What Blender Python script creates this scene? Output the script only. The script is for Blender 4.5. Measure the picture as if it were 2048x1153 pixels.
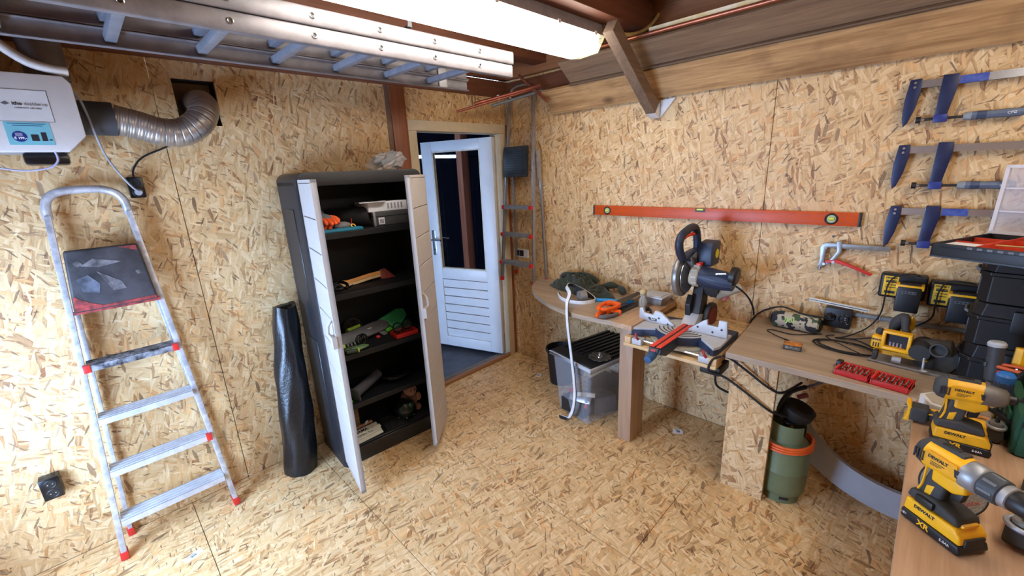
import bpy, bmesh, math, random
from mathutils import Vector, Matrix, noise as mnoise
random.seed(7)
for o in list(bpy.data.objects): bpy.data.objects.remove(o)
SC = bpy.context.scene
COL = SC.collection
PI = math.pi
# ------------------------------------------------------------------ camera
CAM_F, CAM_YAW, CAM_PITCH, CAM_ROLL = 847.55, 44.709, 15.522, -2.6135
def make_camera():
    y, p, ro = (math.radians(a) for a in (CAM_YAW, CAM_PITCH, CAM_ROLL))
    f = Vector((math.sin(y)*math.cos(p), math.cos(y)*math.cos(p), -math.sin(p)))
    r = Vector((math.cos(y), -math.sin(y), 0)); u = r.cross(f)
    r2 = math.cos(ro)*r + math.sin(ro)*u; u2 = -math.sin(ro)*r + math.cos(ro)*u
    m = Matrix((r2, u2, -f)).transposed().to_4x4(); m.translation = (-2.688, -2.687, 1.70)
    cd = bpy.data.cameras.new('camera'); cd.sensor_width = 36; cd.sensor_fit = 'HORIZONTAL'
    cd.lens = CAM_F/2048*36; cd.clip_start = .02
    co = bpy.data.objects.new('camera', cd); co.matrix_world = m; COL.objects.link(co); SC.camera = co
make_camera()
# ------------------------------------------------------------------ light
SKY_COLOR, SKY_STRENGTH = (.40, .61, 1.0), 36.0
LAMP_STRENGTH = 14.0
SC.view_settings.view_transform = 'Standard'; SC.view_settings.look = 'None'
SC.view_settings.gamma = 1; SC.view_settings.use_curve_mapping = False
SC.view_settings.exposure = 0.18
wd = bpy.data.worlds.new('sky'); SC.world = wd; wd.use_nodes = True
bg = wd.node_tree.nodes['Background']; bg.inputs[0].default_value = (*SKY_COLOR, 1); bg.inputs[1].default_value = SKY_STRENGTH
def portal(name, loc, rot, sx, sy):
    l = bpy.data.lights.new(name, 'AREA'); l.shape = 'RECTANGLE'; l.size = sx; l.size_y = sy
    l.cycles.is_portal = True
    o = bpy.data.objects.new(name, l); o.location = loc; o.rotation_euler = rot; COL.objects.link(o)
WIN = dict(x=-3.5, y0=-1.35, y1=-.35, z0=.25, z1=1.45)      # window of the left wall, lets daylight in
portal('sky_portal_window', (WIN['x']-.1, (WIN['y0']+WIN['y1'])/2, (WIN['z0']+WIN['z1'])/2), (0, -PI/2, 0), WIN['z1']-WIN['z0'], WIN['y1']-WIN['y0'])
portal('sky_portal_passage', (-3.2, .36, .68), (0, -PI/2, 0), 1.44, .47)
# ------------------------------------------------------------------ colours and materials
def lin(c):
    c = c/255; return c/12.92 if c <= .04045 else ((c+.055)/1.055)**2.4
def rgb(r, g, b): return (lin(r), lin(g), lin(b), 1)
class NT:
    def __init__(s, name):
        s.m = bpy.data.materials.new(name); s.m.use_nodes = True; s.t = s.m.node_tree
        s.b = s.t.nodes['Principled BSDF']; s.out = s.t.nodes['Material Output']
    def n(s, ty, ins=None, **kw):
        nd = s.t.nodes.new(ty)
        for k, v in kw.items(): setattr(nd, k, v)
        for k, v in (ins or {}).items():
            if isinstance(v, bpy.types.NodeSocket): s.t.links.new(v, nd.inputs[k])
            else: nd.inputs[k].default_value = v
        return nd
    def link(s, a, b): s.t.links.new(a, b)
    def math(s, op, a, b=None, clamp=False):
        i = {0: a}
        if b is not None: i[1] = b
        nd = s.n('ShaderNodeMath', i, operation=op); nd.use_clamp = clamp; return nd.outputs[0]
    def mix(s, f, a, b, mode='MIX'):
        nd = s.n('ShaderNodeMix', data_type='RGBA', blend_type=mode)
        for i, v in ((0, f), (6, a), (7, b)):
            if isinstance(v, bpy.types.NodeSocket): s.t.links.new(v, nd.inputs[i])
            else: nd.inputs[i].default_value = v
        return nd.outputs[2]
    def ramp(s, f, stops, interp='LINEAR'):
        nd = s.n('ShaderNodeValToRGB', {0: f}); cr = nd.color_ramp; cr.interpolation = interp
        while len(cr.elements) < len(stops): cr.elements.new(.5)
        for e, (p, c) in zip(cr.elements, stops): e.position = p; e.color = c
        return nd.outputs[0]
    def set(s, **kw):
        for k, v in kw.items():
            k = {'color': 'Base Color', 'rough': 'Roughness', 'metal': 'Metallic', 'spec': 'Specular IOR Level', 'trans': 'Transmission Weight', 'ior': 'IOR', 'alpha': 'Alpha', 'coat': 'Coat Weight', 'emis': 'Emission Strength', 'ecol': 'Emission Color', 'normal': 'Normal', 'sheen': 'Sheen Weight'}[k]
            if isinstance(v, bpy.types.NodeSocket): s.t.links.new(v, s.b.inputs[k])
            else: s.b.inputs[k].default_value = v
        return s
MATS = {}
def plain(name, c, rough=.5, metal=0., var=.12, scale=18., bump=0., c2=None, **kw):
    """plain coloured material with a little noise in tone and gloss"""
    if name in MATS: return MATS[name]
    t = NT(name); tc = t.n('ShaderNodeTexCoord').outputs['Object']
    nz = t.n('ShaderNodeTexNoise', {'Vector': tc, 'Scale': scale, 'Detail': 4., 'Roughness': .6}).outputs[0]
    base = rgb(*c)
    if c2 is None:
        d = tuple(max(0, x*(1-var)) for x in base[:3])+(1,); l = tuple(min(1, x*(1+var)) for x in base[:3])+(1,)
    else: d = base; l = rgb(*c2)
    t.set(color=t.ramp(nz, [(.35, d), (.65, l)]), rough=rough, metal=metal, **kw)
    if bump:
        b = t.n('ShaderNodeBump', {'Height': nz, 'Strength': bump, 'Distance': .004}); t.set(normal=b.outputs[0])
    MATS[name] = t.m; return t.m
def osb(name, axes, main=90., seed=0., light=1.0, tint=(1, 1, 1)):
    """oriented strand board: layers of stretched voronoi cells at many angles. axes picks two object axes as the sheet plane"""
    t = NT(name); geo = t.n('ShaderNodeNewGeometry').outputs['Position']
    sp = t.n('ShaderNodeSeparateXYZ', {0: geo}).outputs
    uv = t.n('ShaderNodeCombineXYZ', {0: sp[axes[0]], 1: sp[axes[1]], 2: 0.}).outputs[0]
    wob = t.n('ShaderNodeTexNoise', {'Vector': uv, 'Scale': 9., 'Detail': 2.}, noise_dimensions='2D').outputs['Color']
    wv = t.n('ShaderNodeVectorMath', {0: wob, 1: (.5, .5, .5)}, operation='SUBTRACT').outputs[0]
    wv = t.n('ShaderNodeVectorMath', {0: wv, 3: .022}, operation='SCALE').outputs[0]
    uv2 = t.n('ShaderNodeVectorMath', {0: uv, 1: wv}, operation='ADD').outputs[0]
    cols = [(0., (128, 90, 56)), (.14, (166, 124, 80)), (.30, (190, 150, 100)), (.48, (206, 169, 118)), (.66, (216, 182, 133)), (.84, (226, 198, 152)), (1., (236, 214, 176))]
    stops = [(p, tuple(a*light*b for a, b in zip(rgb(*c)[:3], tint))+(1,)) for p, c in cols]
    layers = [(0, .19, .042, -1), (52, .14, .034, .50), (-44, .15, .030, .58), (18, .20, .045, .60), (-72, .09, .026, .70), (-14, .17, .032, .60), (33, .12, .020, .70), (80, .10, .024, .82), (-25, .07, .012, .74), (64, .055, .009, .80), (-8, .065, .010, .80)]
    col = None
    big = t.n('ShaderNodeTexNoise', {'Vector': uv, 'Scale': 2.2, 'Detail': 2.}, noise_dimensions='2D').outputs[0]
    for i, (a, L, w, thr) in enumerate(layers):
        mp = t.n('ShaderNodeMapping', {'Vector': uv2, 'Location': (seed+i*3.7, seed*1.3+i*1.9, 0), 'Rotation': (0, 0, math.radians(-(main+a))), 'Scale': (1, 1, 1)}).outputs[0]
        st = t.n('ShaderNodeVectorMath', {0: mp, 1: (1/L, 1/w, 1)}, operation='MULTIPLY').outputs[0]
        vo = t.n('ShaderNodeTexVoronoi', {'Vector': st, 'Scale': 1., 'Randomness': 1.}, voronoi_dimensions='2D', feature='F1')
        cs = t.n('ShaderNodeSeparateColor', {0: vo.outputs['Color']}).outputs
        gr = t.n('ShaderNodeVectorMath', {0: mp, 1: (11., 150., 1)}, operation='MULTIPLY').outputs[0]
        gn = t.n('ShaderNodeTexNoise', {'Vector': gr, 'Scale': 1., 'Detail': 3., 'Roughness': .6}, noise_dimensions='2D').outputs[0]
        # most flakes keep close to one tone, a few are clearly darker (cube of the random value)
        r3 = t.math('MULTIPLY', t.math('MULTIPLY', cs[0], cs[0]), cs[0])
        tone = t.math('SUBTRACT', t.math('ADD', .50, t.math('MULTIPLY', gn, .62)), t.math('MULTIPLY', r3, .50))
        tone = t.math('ADD', tone, t.math('MULTIPLY', t.math('SUBTRACT', cs[2], .5), .26))
        tone = t.math('ADD', tone, t.math('MULTIPLY', t.math('SUBTRACT', big, .5), .22))
        tone = t.math('SUBTRACT', tone, .14)
        edge_shade = t.math('SUBTRACT', vo.outputs['Distance'], .42, True)  # flake edges darkened in the colour, imitating thin shadows between flakes
        tone = t.math('SUBTRACT', tone, t.math('MULTIPLY', edge_shade, .38 if i else .1))
        c = t.ramp(tone, stops)
        hue = t.ramp(t.math('FRACT', t.math('MULTIPLY', cs[0], 7.13)), [(0., (1, 1, 1, 1)), (.62, (1.0, .98, .93, 1)), (.74, (1.04, .90, .76, 1)), (.82, (1.05, 1.06, 1.08, 1)), (.91, (.88, .88, .90, 1)), (.96, (.98, .80, .66, 1))], 'CONSTANT')
        c = t.mix(1., c, hue, 'MULTIPLY')
        if col is None: col = c
        else: col = t.mix(t.math('GREATER_THAN', cs[1], thr), col, c)
    # dark bark slivers
    for a, L, w, thr, s in ((35, .04, .0065, .972, 11.), (-30, .055, .008, .982, 23.), (80, .03, .006, .978, 37.), (5, .09, .018, .985, 51.)):
        mp = t.n('ShaderNodeMapping', {'Vector': uv2, 'Location': (seed+s, s*.7, 0), 'Rotation': (0, 0, math.radians(-(main+a)))}).outputs[0]
        st = t.n('ShaderNodeVectorMath', {0: mp, 1: (1/L, 1/w, 1)}, operation='MULTIPLY').outputs[0]
        vo = t.n('ShaderNodeTexVoronoi', {'Vector': st, 'Scale': 1., 'Randomness': 1.}, voronoi_dimensions='2D', feature='F1')
        cs = t.n('ShaderNodeSeparateColor', {0: vo.outputs['Color']}).outputs
        dk = t.ramp(cs[0], [(0, rgb(70, 48, 30)), (.5, rgb(128, 92, 58)), (1, rgb(158, 138, 112))])
        mk = t.math('MULTIPLY', t.math('GREATER_THAN', cs[1], thr), t.math('LESS_THAN', vo.outputs['Distance'], .5))
        col = t.mix(t.math('MULTIPLY', mk, .75), col, dk)
    bw = t.n('ShaderNodeRGBToBW', {0: col}).outputs[0]
    b = t.n('ShaderNodeBump', {'Height': bw, 'Strength': .12, 'Distance': .003})
    t.set(color=col, rough=.55, normal=b.outputs[0]); return t.m
def wood(name, c, c2, axis=0, scale=1., rough=.5, knots=None, space='Position', fine=1.):
    """grain along the given axis (0 x, 1 y, 2 z) of object or world coordinates"""
    if name in MATS: return MATS[name]
    t = NT(name)
    v = t.n('ShaderNodeNewGeometry').outputs['Position'] if space == 'Position' else t.n('ShaderNodeTexCoord').outputs['Object']
    s = [26.*scale*fine]*3; s[axis] = 1.4*scale
    sv = t.n('ShaderNodeVectorMath', {0: v, 1: tuple(s)}, operation='MULTIPLY').outputs[0]
    n1 = t.n('ShaderNodeTexNoise', {'Vector': sv, 'Scale': 1., 'Detail': 5., 'Roughness': .65, 'Distortion': .6}).outputs[0]
    s2 = [x*4 for x in s]
    sv2 = t.n('ShaderNodeVectorMath', {0: v, 1: tuple(s2)}, operation='MULTIPLY').outputs[0]
    n2 = t.n('ShaderNodeTexNoise', {'Vector': sv2, 'Scale': 1., 'Detail': 3.}).outputs[0]
    f = t.math('ADD', t.math('MULTIPLY', n1, .65), t.math('MULTIPLY', n2, .35))
    col = t.ramp(f, [(.32, rgb(*c)), (.68, rgb(*c2))])
    if knots:
        kv = [5.]*3; kv[axis] = 3.
        k = t.n('ShaderNodeVectorMath', {0: v, 1: tuple(kv)}, operation='MULTIPLY').outputs[0]
        vo = t.n('ShaderNodeTexVoronoi', {'Vector': k, 'Scale': 1., 'Randomness': 1.}).outputs['Distance']
        col = t.mix(t.ramp(vo, [(.08, (1, 1, 1, 1)), (.2, (0, 0, 0, 1))]), col, rgb(*knots))
        bl = t.n('ShaderNodeTexNoise', {'Vector': v, 'Scale': 5., 'Detail': 4.}).outputs[0]
        col = t.mix(t.ramp(bl, [(.5, (0, 0, 0, 1)), (.75, (.6, .6, .6, 1))]), col, rgb(*knots))
    t.set(color=col, rough=rough); MATS[name] = t.m; return t.m
def glassy(name, c, alpha=.3, rough=.15, **kw):
    """thin clear plastic or glass"""
    if name in MATS: return MATS[name]
    t = NT(name); t.set(color=rgb(*c), rough=rough, **kw)
    tr = t.n('ShaderNodeBsdfTransparent', {0: (1, 1, 1, 1)})
    mx = t.n('ShaderNodeMixShader', {0: alpha, 1: tr.outputs[0], 2: t.b.outputs[0]})
    t.link(mx.outputs[0], t.out.inputs[0]); MATS[name] = t.m; return t.m
def emit(name, c, st):
    t = NT(name); t.set(color=rgb(*c), ecol=rgb(*c), emis=st, rough=.4); return t.m
# ------------------------------------------------------------------ mesh builder
TM = {}
def eul(rx=0, ry=0, rz=0): return Matrix.Rotation(math.radians(rz), 4, 'Z') @ Matrix.Rotation(math.radians(ry), 4, 'Y') @ Matrix.Rotation(math.radians(rx), 4, 'X')
def T(x, y, z): return Matrix.Translation((x, y, z))
class MB:
    def __init__(s, M=None): s.v = []; s.f = []; s.M = M or Matrix()
    def add(s, vs, fs):
        k = len(s.v); s.v += [s.M @ Vector(v) for v in vs]; s.f += [tuple(i+k for i in f) for f in fs]; return s
    def box(s, x0, x1, y0, y1, z0, z1):
        return s.add([(x, y, z) for z in (z0, z1) for y in (y0, y1) for x in (x0, x1)], [(0, 2, 3, 1), (4, 5, 7, 6), (0, 1, 5, 4), (2, 6, 7, 3), (0, 4, 6, 2), (1, 3, 7, 5)])
    def hexa(s, a, b):   # two quads (lists of 4 points) joined
        return s.add(list(a)+list(b), [(3, 2, 1, 0), (4, 5, 6, 7)]+[(i, (i+1) % 4, (i+1) % 4+4, i+4) for i in range(4)])
    def cbox(s, c, size, R=None):
        M0 = s.M; s.M = M0 @ T(*c) @ (R or Matrix()); h = [k/2 for k in size]
        s.box(-h[0], h[0], -h[1], h[1], -h[2], h[2]); s.M = M0; return s
    def tube(s, pts, r, n=8, cap=True, closed=False):
        P = [Vector(p) for p in pts]; N = len(P); up = None; rings = []
        rr = r if isinstance(r, (list, tuple)) else [r]*N
        for i in range(N):
            if closed: d = P[(i+1) % N]-P[i-1]
            else: d = P[min(i+1, N-1)]-P[max(i-1, 0)]
            d.normalize()
            if up is None: up = Vector((0, 0, 1)) if abs(d.z) < .9 else Vector((1, 0, 0))
            a = (up - d*up.dot(d)).normalized(); b = d.cross(a); up = a
            rings.append([P[i]+(a*math.cos(2*PI*k/n)+b*math.sin(2*PI*k/n))*rr[i] for k in range(n)])
        vs = [v for r_ in rings for v in r_]; fs = []
        for i in range(N if closed else N-1):
            j = (i+1) % N
            fs += [(i*n+k, i*n+(k+1) % n, j*n+(k+1) % n, j*n+k) for k in range(n)]
        if cap and not closed: fs += [tuple(range(n))[::-1], tuple((N-1)*n+k for k in range(n))]
        return s.add(vs, fs)
    def bar(s, a, b, w, h, up=(0, 0, 1)):   # rectangular bar from a to b
        a, b = Vector(a), Vector(b); d = (b-a).normalized(); u = Vector(up); u = (u-d*u.dot(d)).normalized(); r = d.cross(u)
        q = [r*(sx*w/2)+u*(sz*h/2) for sx, sz in ((-1, -1), (1, -1), (1, 1), (-1, 1))]
        return s.hexa([a+k for k in q], [b+k for k in q])
    def lathe(s, prof, n=24, M=None):
        M0 = s.M; s.M = M0 @ (M or Matrix()); vs = []; fs = []
        for r, z in prof: vs += [(r*math.cos(2*PI*k/n), r*math.sin(2*PI*k/n), z) for k in range(n)]
        for i in range(len(prof)-1): fs += [(i*n+k, i*n+(k+1) % n, (i+1)*n+(k+1) % n, (i+1)*n+k) for k in range(n)]
        if prof[0][0] > 1e-6: fs.append(tuple(range(n))[::-1])
        if prof[-1][0] > 1e-6: fs.append(tuple((len(prof)-1)*n+k for k in range(n)))
        s.add(vs, fs); s.M = M0; return s
    def cyl(s, a, b, r, n=16, r2=None): return s.tube([a, b], [r, r if r2 is None else r2], n)
    def prism(s, poly, d0, d1, plane='xz'):
        def p(u, w, d): return {'xz': (u, d, w), 'xy': (u, w, d), 'yz': (d, u, w)}[plane]
        n = len(poly); vs = [p(u, w, d0) for u, w in poly]+[p(u, w, d1) for u, w in poly]
        return s.add(vs, [tuple(range(n)), tuple(range(2*n-1, n-1, -1))]+[(i, i+n, (i+1) % n+n, (i+1) % n) for i in range(n)])
    def sphere(s, c, r, n=16, m=10, sc=(1, 1, 1)):
        pr = [(math.sin(PI*i/m), -math.cos(PI*i/m)) for i in range(m+1)]; pr[0] = (1e-4, -1); pr[-1] = (1e-4, 1)
        return s.lathe([(a*r, b*r) for a, b in pr], n, T(*c) @ Matrix.Diagonal((*sc, 1)))
    def ring(s, c, R, r, M=None, n=24, m=8):
        M0 = s.M; s.M = M0 @ T(*c) @ (M or Matrix())
        s.tube([(R*math.cos(2*PI*k/n), R*math.sin(2*PI*k/n), 0) for k in range(n)], r, m, closed=True); s.M = M0; return s
    def build(s, name, mat, parent=None, bev=0., seg=2, world=False, label=None, sub=0, angle=40, flat=False):
        me = bpy.data.meshes.new(name); vs = s.v; org = None
        if parent is not None and world:
            Mi = TM[parent].inverted(); vs = [Mi @ v for v in vs]
        elif parent is None:
            lo = [min(v[i] for v in vs) for i in range(3)]; hi = [max(v[i] for v in vs) for i in range(3)]
            org = Vector(((lo[0]+hi[0])/2, (lo[1]+hi[1])/2, lo[2])); vs = [v-org for v in vs]
        bm = bmesh.new(); bv = [bm.verts.new(v) for v in vs]
        for f in s.f:
            try: bm.faces.new([bv[i] for i in f])
            except ValueError: pass
        bmesh.ops.remove_doubles(bm, verts=bm.verts, dist=1e-6)
        bmesh.ops.recalc_face_normals(bm, faces=bm.faces)
        if bev:
            es = [e for e in bm.edges if len(e.link_faces) == 2 and e.calc_face_angle(0) > .6]
            bmesh.ops.bevel(bm, geom=es, offset=bev, segments=seg, affect='EDGES', profile=.6, clamp_overlap=True)
        if sub:
            bmesh.ops.subdivide_edges(bm, edges=bm.edges, cuts=sub, use_grid_fill=True, smooth=1.0)
        bm.to_mesh(me); bm.free()
        if not flat:
            me.shade_smooth(); me.set_sharp_from_angle(angle=math.radians(angle))
        me.materials.append(mat)
        o = bpy.data.objects.new(name, me); COL.objects.link(o)
        if parent is not None: o.parent = parent; TM[o] = TM[parent]
        else: o.location = org; TM[o] = Matrix.Translation(org)
        if label: o['label'] = label
        return o
def thing(name, label, cat, loc=(0, 0, 0), rz=0., group=None, rot=None):
    o = bpy.data.objects.new(name, None); o.empty_display_size = .05; COL.objects.link(o)
    M = T(*loc) @ (rot if rot is not None else eul(0, 0, rz)); o.matrix_world = M; TM[o] = M
    tag(o, label, cat, group); return o
def tag(o, label, cat, group=None):
    o['label'] = label; o['category'] = cat
    if group: o['group'] = group
    return o
def struct(o): o['kind'] = 'structure'; return o
def sthing(name, loc=(0, 0, 0)):
    o = bpy.data.objects.new(name, None); COL.objects.link(o); o.location = loc; TM[o] = T(*loc); o['kind'] = 'structure'; return o
def spline(pts, k=8):
    """Catmull-Rom through points"""
    P = [Vector(p) for p in pts]; out = []
    for i in range(len(P)-1):
        a, b, c, d = P[max(i-1, 0)], P[i], P[i+1], P[min(i+2, len(P)-1)]
        for j in range(k):
            t = j/k; out.append(.5*((2*b)+(c-a)*t+(2*a-5*b+4*c-d)*t*t+(3*b-a-3*c+d)*t**3))
    out.append(P[-1]); return out
def text(body, size, mat, parent, M, name='lettering', bold=0., sx=1., label=None):
    cu = bpy.data.curves.new(name, 'FONT'); cu.body = body; cu.size = size; cu.align_x = 'CENTER'; cu.align_y = 'CENTER'
    cu.extrude = .0004; cu.offset = bold; cu.resolution_u = 3
    ob = bpy.data.objects.new('t', cu); COL.objects.link(ob)
    dg = bpy.context.evaluated_depsgraph_get()
    me = bpy.data.meshes.new_from_object(ob.evaluated_get(dg)); bpy.data.objects.remove(ob)
    me.transform(M @ Matrix.Diagonal((sx, 1, 1, 1))); me.materials.clear(); me.materials.append(mat)
    o = bpy.data.objects.new(name, me); COL.objects.link(o)
    if parent is not None: o.parent = parent; TM[o] = TM[parent]
    if label: o['label'] = label
    return o
def copy_tree(o, parent=None):
    c = o.copy(); COL.objects.link(c); c.parent = parent
    for ch in list(o.children): copy_tree(ch, c)
    return c
# matrices that lay lettering onto faces: local x = reading direction, local z = face normal
def face(loc, xdir, ydir):
    x = Vector(xdir).normalized(); y = Vector(ydir); y = (y-x*y.dot(x)).normalized(); z = x.cross(y)
    m = Matrix((x, y, z)).transposed().to_4x4(); m.translation = loc; return m
# ------------------------------------------------------------------ shared materials
M_OSB_A = osb('osb_wall_a', (0, 2), main=90, seed=1.3)
M_OSB_B = osb('osb_wall_b', (1, 2), main=90, seed=5.1)
M_OSB_F = osb('osb_floor', (0, 1), main=8, seed=9.7, light=1.1)
M_OSB_EDGE = plain('osb_edge', (150, 112, 70), .8, var=.3, scale=120)
M_BEAM = wood('red_brown_beam', (92, 52, 34), (128, 76, 50), axis=0, rough=.55)
M_BEAM_Y = wood('red_brown_beam_y', (92, 54, 36), (130, 80, 54), axis=1, rough=.55)
M_POST = wood('red_brown_post', (126, 70, 40), (158, 92, 56), axis=2, rough=.5)
M_CEIL = wood('ceiling_board', (120, 76, 50), (158, 106, 72), axis=1, rough=.6)
M_RAW = wood('raw_pine', (206, 172, 124), (230, 204, 160), axis=1, rough=.6)
M_ALU = plain('aluminium', (176, 178, 184), .36, .85, var=.1, scale=30)
M_ALU_DULL = plain('dull_aluminium', (172, 172, 174), .5, .6, var=.14, scale=22)
M_STEEL = plain('bright_steel', (196, 198, 202), .25, .95, var=.06)
M_DARKSTEEL = plain('dark_steel', (70, 70, 72), .4, .8)
M_BLACK = plain('black_plastic', (22, 22, 24), .45, var=.2)
M_BLACK_GLOSS = plain('glossy_black_plastic', (16, 16, 18), .25, var=.2)
M_RUBBER = plain('black_rubber', (26, 26, 27), .75, var=.2)
M_GREYPL = plain('grey_plastic', (96, 98, 102), .5)
M_RED = plain('red_plastic', (196, 40, 34), .42, var=.08)
M_YEL = plain('yellow_plastic', (246, 182, 18), .4, var=.06)
M_WHITE = plain('white_plastic', (228, 228, 226), .42, var=.04)
M_CREAMFRAME = plain('cream_door_frame', (206, 190, 160), .55, var=.05)
M_INK = plain('dark_ink', (34, 34, 40), .6)
M_WHITEINK = plain('white_ink', (236, 236, 236), .6)
M_PAPER = plain('white_paper', (236, 236, 240), .7, var=.03)
M_ORANGE = plain('orange_plastic', (240, 96, 18), .4, var=.06)
M_COPPER = plain('copper', (168, 104, 80), .35, .8, var=.15, scale=40)
M_LAMI = wood('grey_oak_laminate', (144, 123, 101), (178, 156, 131), axis=1, rough=.42, scale=.8)
M_LAMI_X = wood('grey_oak_laminate_x', (168, 130, 98), (202, 166, 132), axis=0, rough=.4, scale=.8)
M_LAMI_Z = wood('grey_oak_laminate_z', (152, 120, 92), (180, 146, 116), axis=2, rough=.45, scale=.8)
# ------------------------------------------------------------------ the room
floor = sthing('floor')
for i in range(6):
    x1 = -.65*i if i else 0; x0 = -.65*(i+1)
    cut = (-1.95, -3.3) if i % 2 == 1 else (-1.2, -2.9) if i != 2 else (-2.6,)
    ys = [0] + list(cut) + [-4.2]
    for a, b in zip(ys, ys[1:]):
        MB().box(x0+.0012, x1-.0012, b+.0012, a-.0012, -.018, 0).build('floor_board', M_OSB_F, floor, bev=.0012, seg=1)
struct(MB().box(-4.1, .2, -4.4, .118, -.08, -.019).build('floor_slab', plain('slab', (70, 60, 50), .9)))
def sheet(parent, mat, plane, u0, u1, z0, z1, g=.0013):
    m = MB()
    if plane == 'A': m.box(u0+g, u1-g, 0, .018, z0, z1)
    elif plane == 'B': m.box(0, .018, u0+g, u1-g, z0, z1)
    elif plane == 'L': m.box(WIN['x']-.018, WIN['x'], u0+g, u1-g, z0, z1)
    else: m.box(u0+g, u1-g, -4.218, -4.2, z0, z1)
    return m.build('osb_panel', mat, parent, bev=.0012, seg=1)
M_OUTB = plain('dark_backing', (64, 48, 36), .9)
wa = sthing('wall_left')
sheet(wa, M_OSB_A, 'A', -3.9, -3.57, 0, 2.40); sheet(wa, M_OSB_A, 'A', -3.57, -2.322, 0, 2.40)
m = MB(); HX0, HX1, HZ0, HZ1 = -2.243, -2.068, 1.985, 2.195
m.box(-2.3205, HX0, 0, .018, 0, 2.40).box(HX1, -1.0895, 0, .018, 0, 2.40).box(HX0, HX1, 0, .018, 0, HZ0).box(HX0, HX1, 0, .018, HZ1, 2.40)
m.build('osb_panel', M_OSB_A, wa)
MB().box(HX0-.02, HX1+.02, .16, .17, HZ0-.02, HZ1+.02).box(HX0-.02, HX0, .018, .16, HZ0, HZ1).box(HX1, HX1+.02, .018, .16, HZ0, HZ1).box(HX0, HX1, .018, .16, HZ0-.02, HZ0).box(HX0, HX1, .018, .16, HZ1, HZ1+.02).build('wall_cavity', plain('dark_cavity', (60, 52, 56), .9), wa)
sheet(wa, M_OSB_A, 'A', -.975, -.001, 2.068, 2.40)
wb = sthing('wall_right')
for a, b in ((-.747, 0), (-1.994, -.747), (-3.241, -1.994), (-4.2, -3.241)): sheet(wb, M_OSB_B, 'B', a, b, 0, 2.40)
MB().box(.0182, .06, -4.25, .10, -.05, 2.64).build('light_stop_backing', M_OUTB, wb)  # unseen sheet added to keep sky light out of the panel seams
wl = sthing('wall_front')
W = WIN
sheet(wl, M_OSB_B, 'L', W['y1'], 0, 0, 2.40); sheet(wl, M_OSB_B, 'L', W['y0'], W['y1'], 0, W['z0']); sheet(wl, M_OSB_B, 'L', W['y0'], W['y1'], W['z1'], 2.40)
sheet(wl, M_OSB_B, 'L', -3.2, W['y0'], 0, 2.40); sheet(wl, M_OSB_B, 'L', -4.2, -3.2, 0, 2.40)
wk = sthing('wall_back')
for a, b in ((-3.9, -2.7), (-2.7, -1.45), (-1.45, -.2), (-.2, 0)): sheet(wk, M_OSB_A, 'K', a, b, 0, 2.40)
# window of the left wall
MB().box(-4.0, .1, -4.26, -4.2182, -.05, 2.64).build('light_stop_backing', M_OUTB, wk)  # unseen, added to block sky light at the back wall seams
xx = W['x']; MB().box(xx-.06, xx-.0182, W['y1'], .05, -.05, 2.64).box(xx-.06, xx-.0182, -4.25, W['y0'], -.05, 2.64).box(xx-.06, xx-.0182, W['y0'], W['y1'], -.05, W['z0']).box(xx-.06, xx-.0182, W['y0'], W['y1'], W['z1'], 2.64).build('light_stop_backing', M_OUTB, wl)  # unseen, added around the window to block sky light at the seams
wn = sthing('window_1', (W['x'], (W['y0']+W['y1'])/2, W['z0']))
m = MB(); y0, y1, z0, z1, x = W['y0'], W['y1'], W['z0'], W['z1'], W['x']
m.box(x-.05, x+.02, y0, y0+.06, z0, z1).box(x-.05, x+.02, y1-.06, y1, z0, z1).box(x-.05, x+.02, y0, y1, z0, z0+.06).box(x-.05, x+.02, y0, y1, z1-.06, z1)
m.build('window_frame', M_WHITE, wn, world=True)
MB().box(x-.022, x-.018, y0+.06, y1-.06, z0+.06, z1-.06).build('pane', glassy('window_glass', (240, 246, 255), .06, .05), wn, world=True)
# wall plates, corner trims
struct(MB().box(-3.9, 0, -.035, 0, 2.272, 2.388).build('trim_1', M_BEAM, bev=.003))
struct(MB().box(-.03, 0, -4.2, -.035, 2.268, 2.38).build('trim_2', M_BEAM_Y, bev=.003))
struct(MB().box(-.045, 0, -4.2, -.0, 2.40, 2.64).build('trim_3', wood('rim_board', (128, 84, 54), (160, 110, 74), axis=1)))
struct(MB().box(-3.9, 0, -.05, 0, 2.40, 2.64).build('trim_4', M_BEAM))
struct(MB().box(-1.088, -.976, -.012, .018, 0, 2.272).build('trim_5', M_POST, bev=.002))
struct(MB().box(-1.122, -1.089, -.004, .018, 0, 2.272).build('trim_6', plain('grey_batten', (118, 92, 74), .6)))
struct(MB().box(-.03, -.001, -.006, .03, 0, 2.066).build('trim_7', M_POST, bev=.002))
# ceiling boards and joists
ceil = sthing('ceiling')
n = 20
for i in range(n):
    xa = -3.9+i*3.9/n; MB().box(xa+.002, xa+3.9/n-.002, -4.2, 0, 2.64, 2.66).build('ceiling_board', M_CEIL, ceil, bev=.002, seg=1)
for y in (-.42, -1.265, -2.3, -3.3):
    MB().box(-3.9, -.09 if y == -1.265 else -.045, y-.062, y+.062, 2.45, 2.638).build('joist', M_BEAM, ceil, bev=.004)
struct(MB().box(-4.0, .1, -4.3, .1, 2.662, 2.70).build('roof_deck', plain('roof_deck', (60, 45, 35), .9)))
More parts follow.
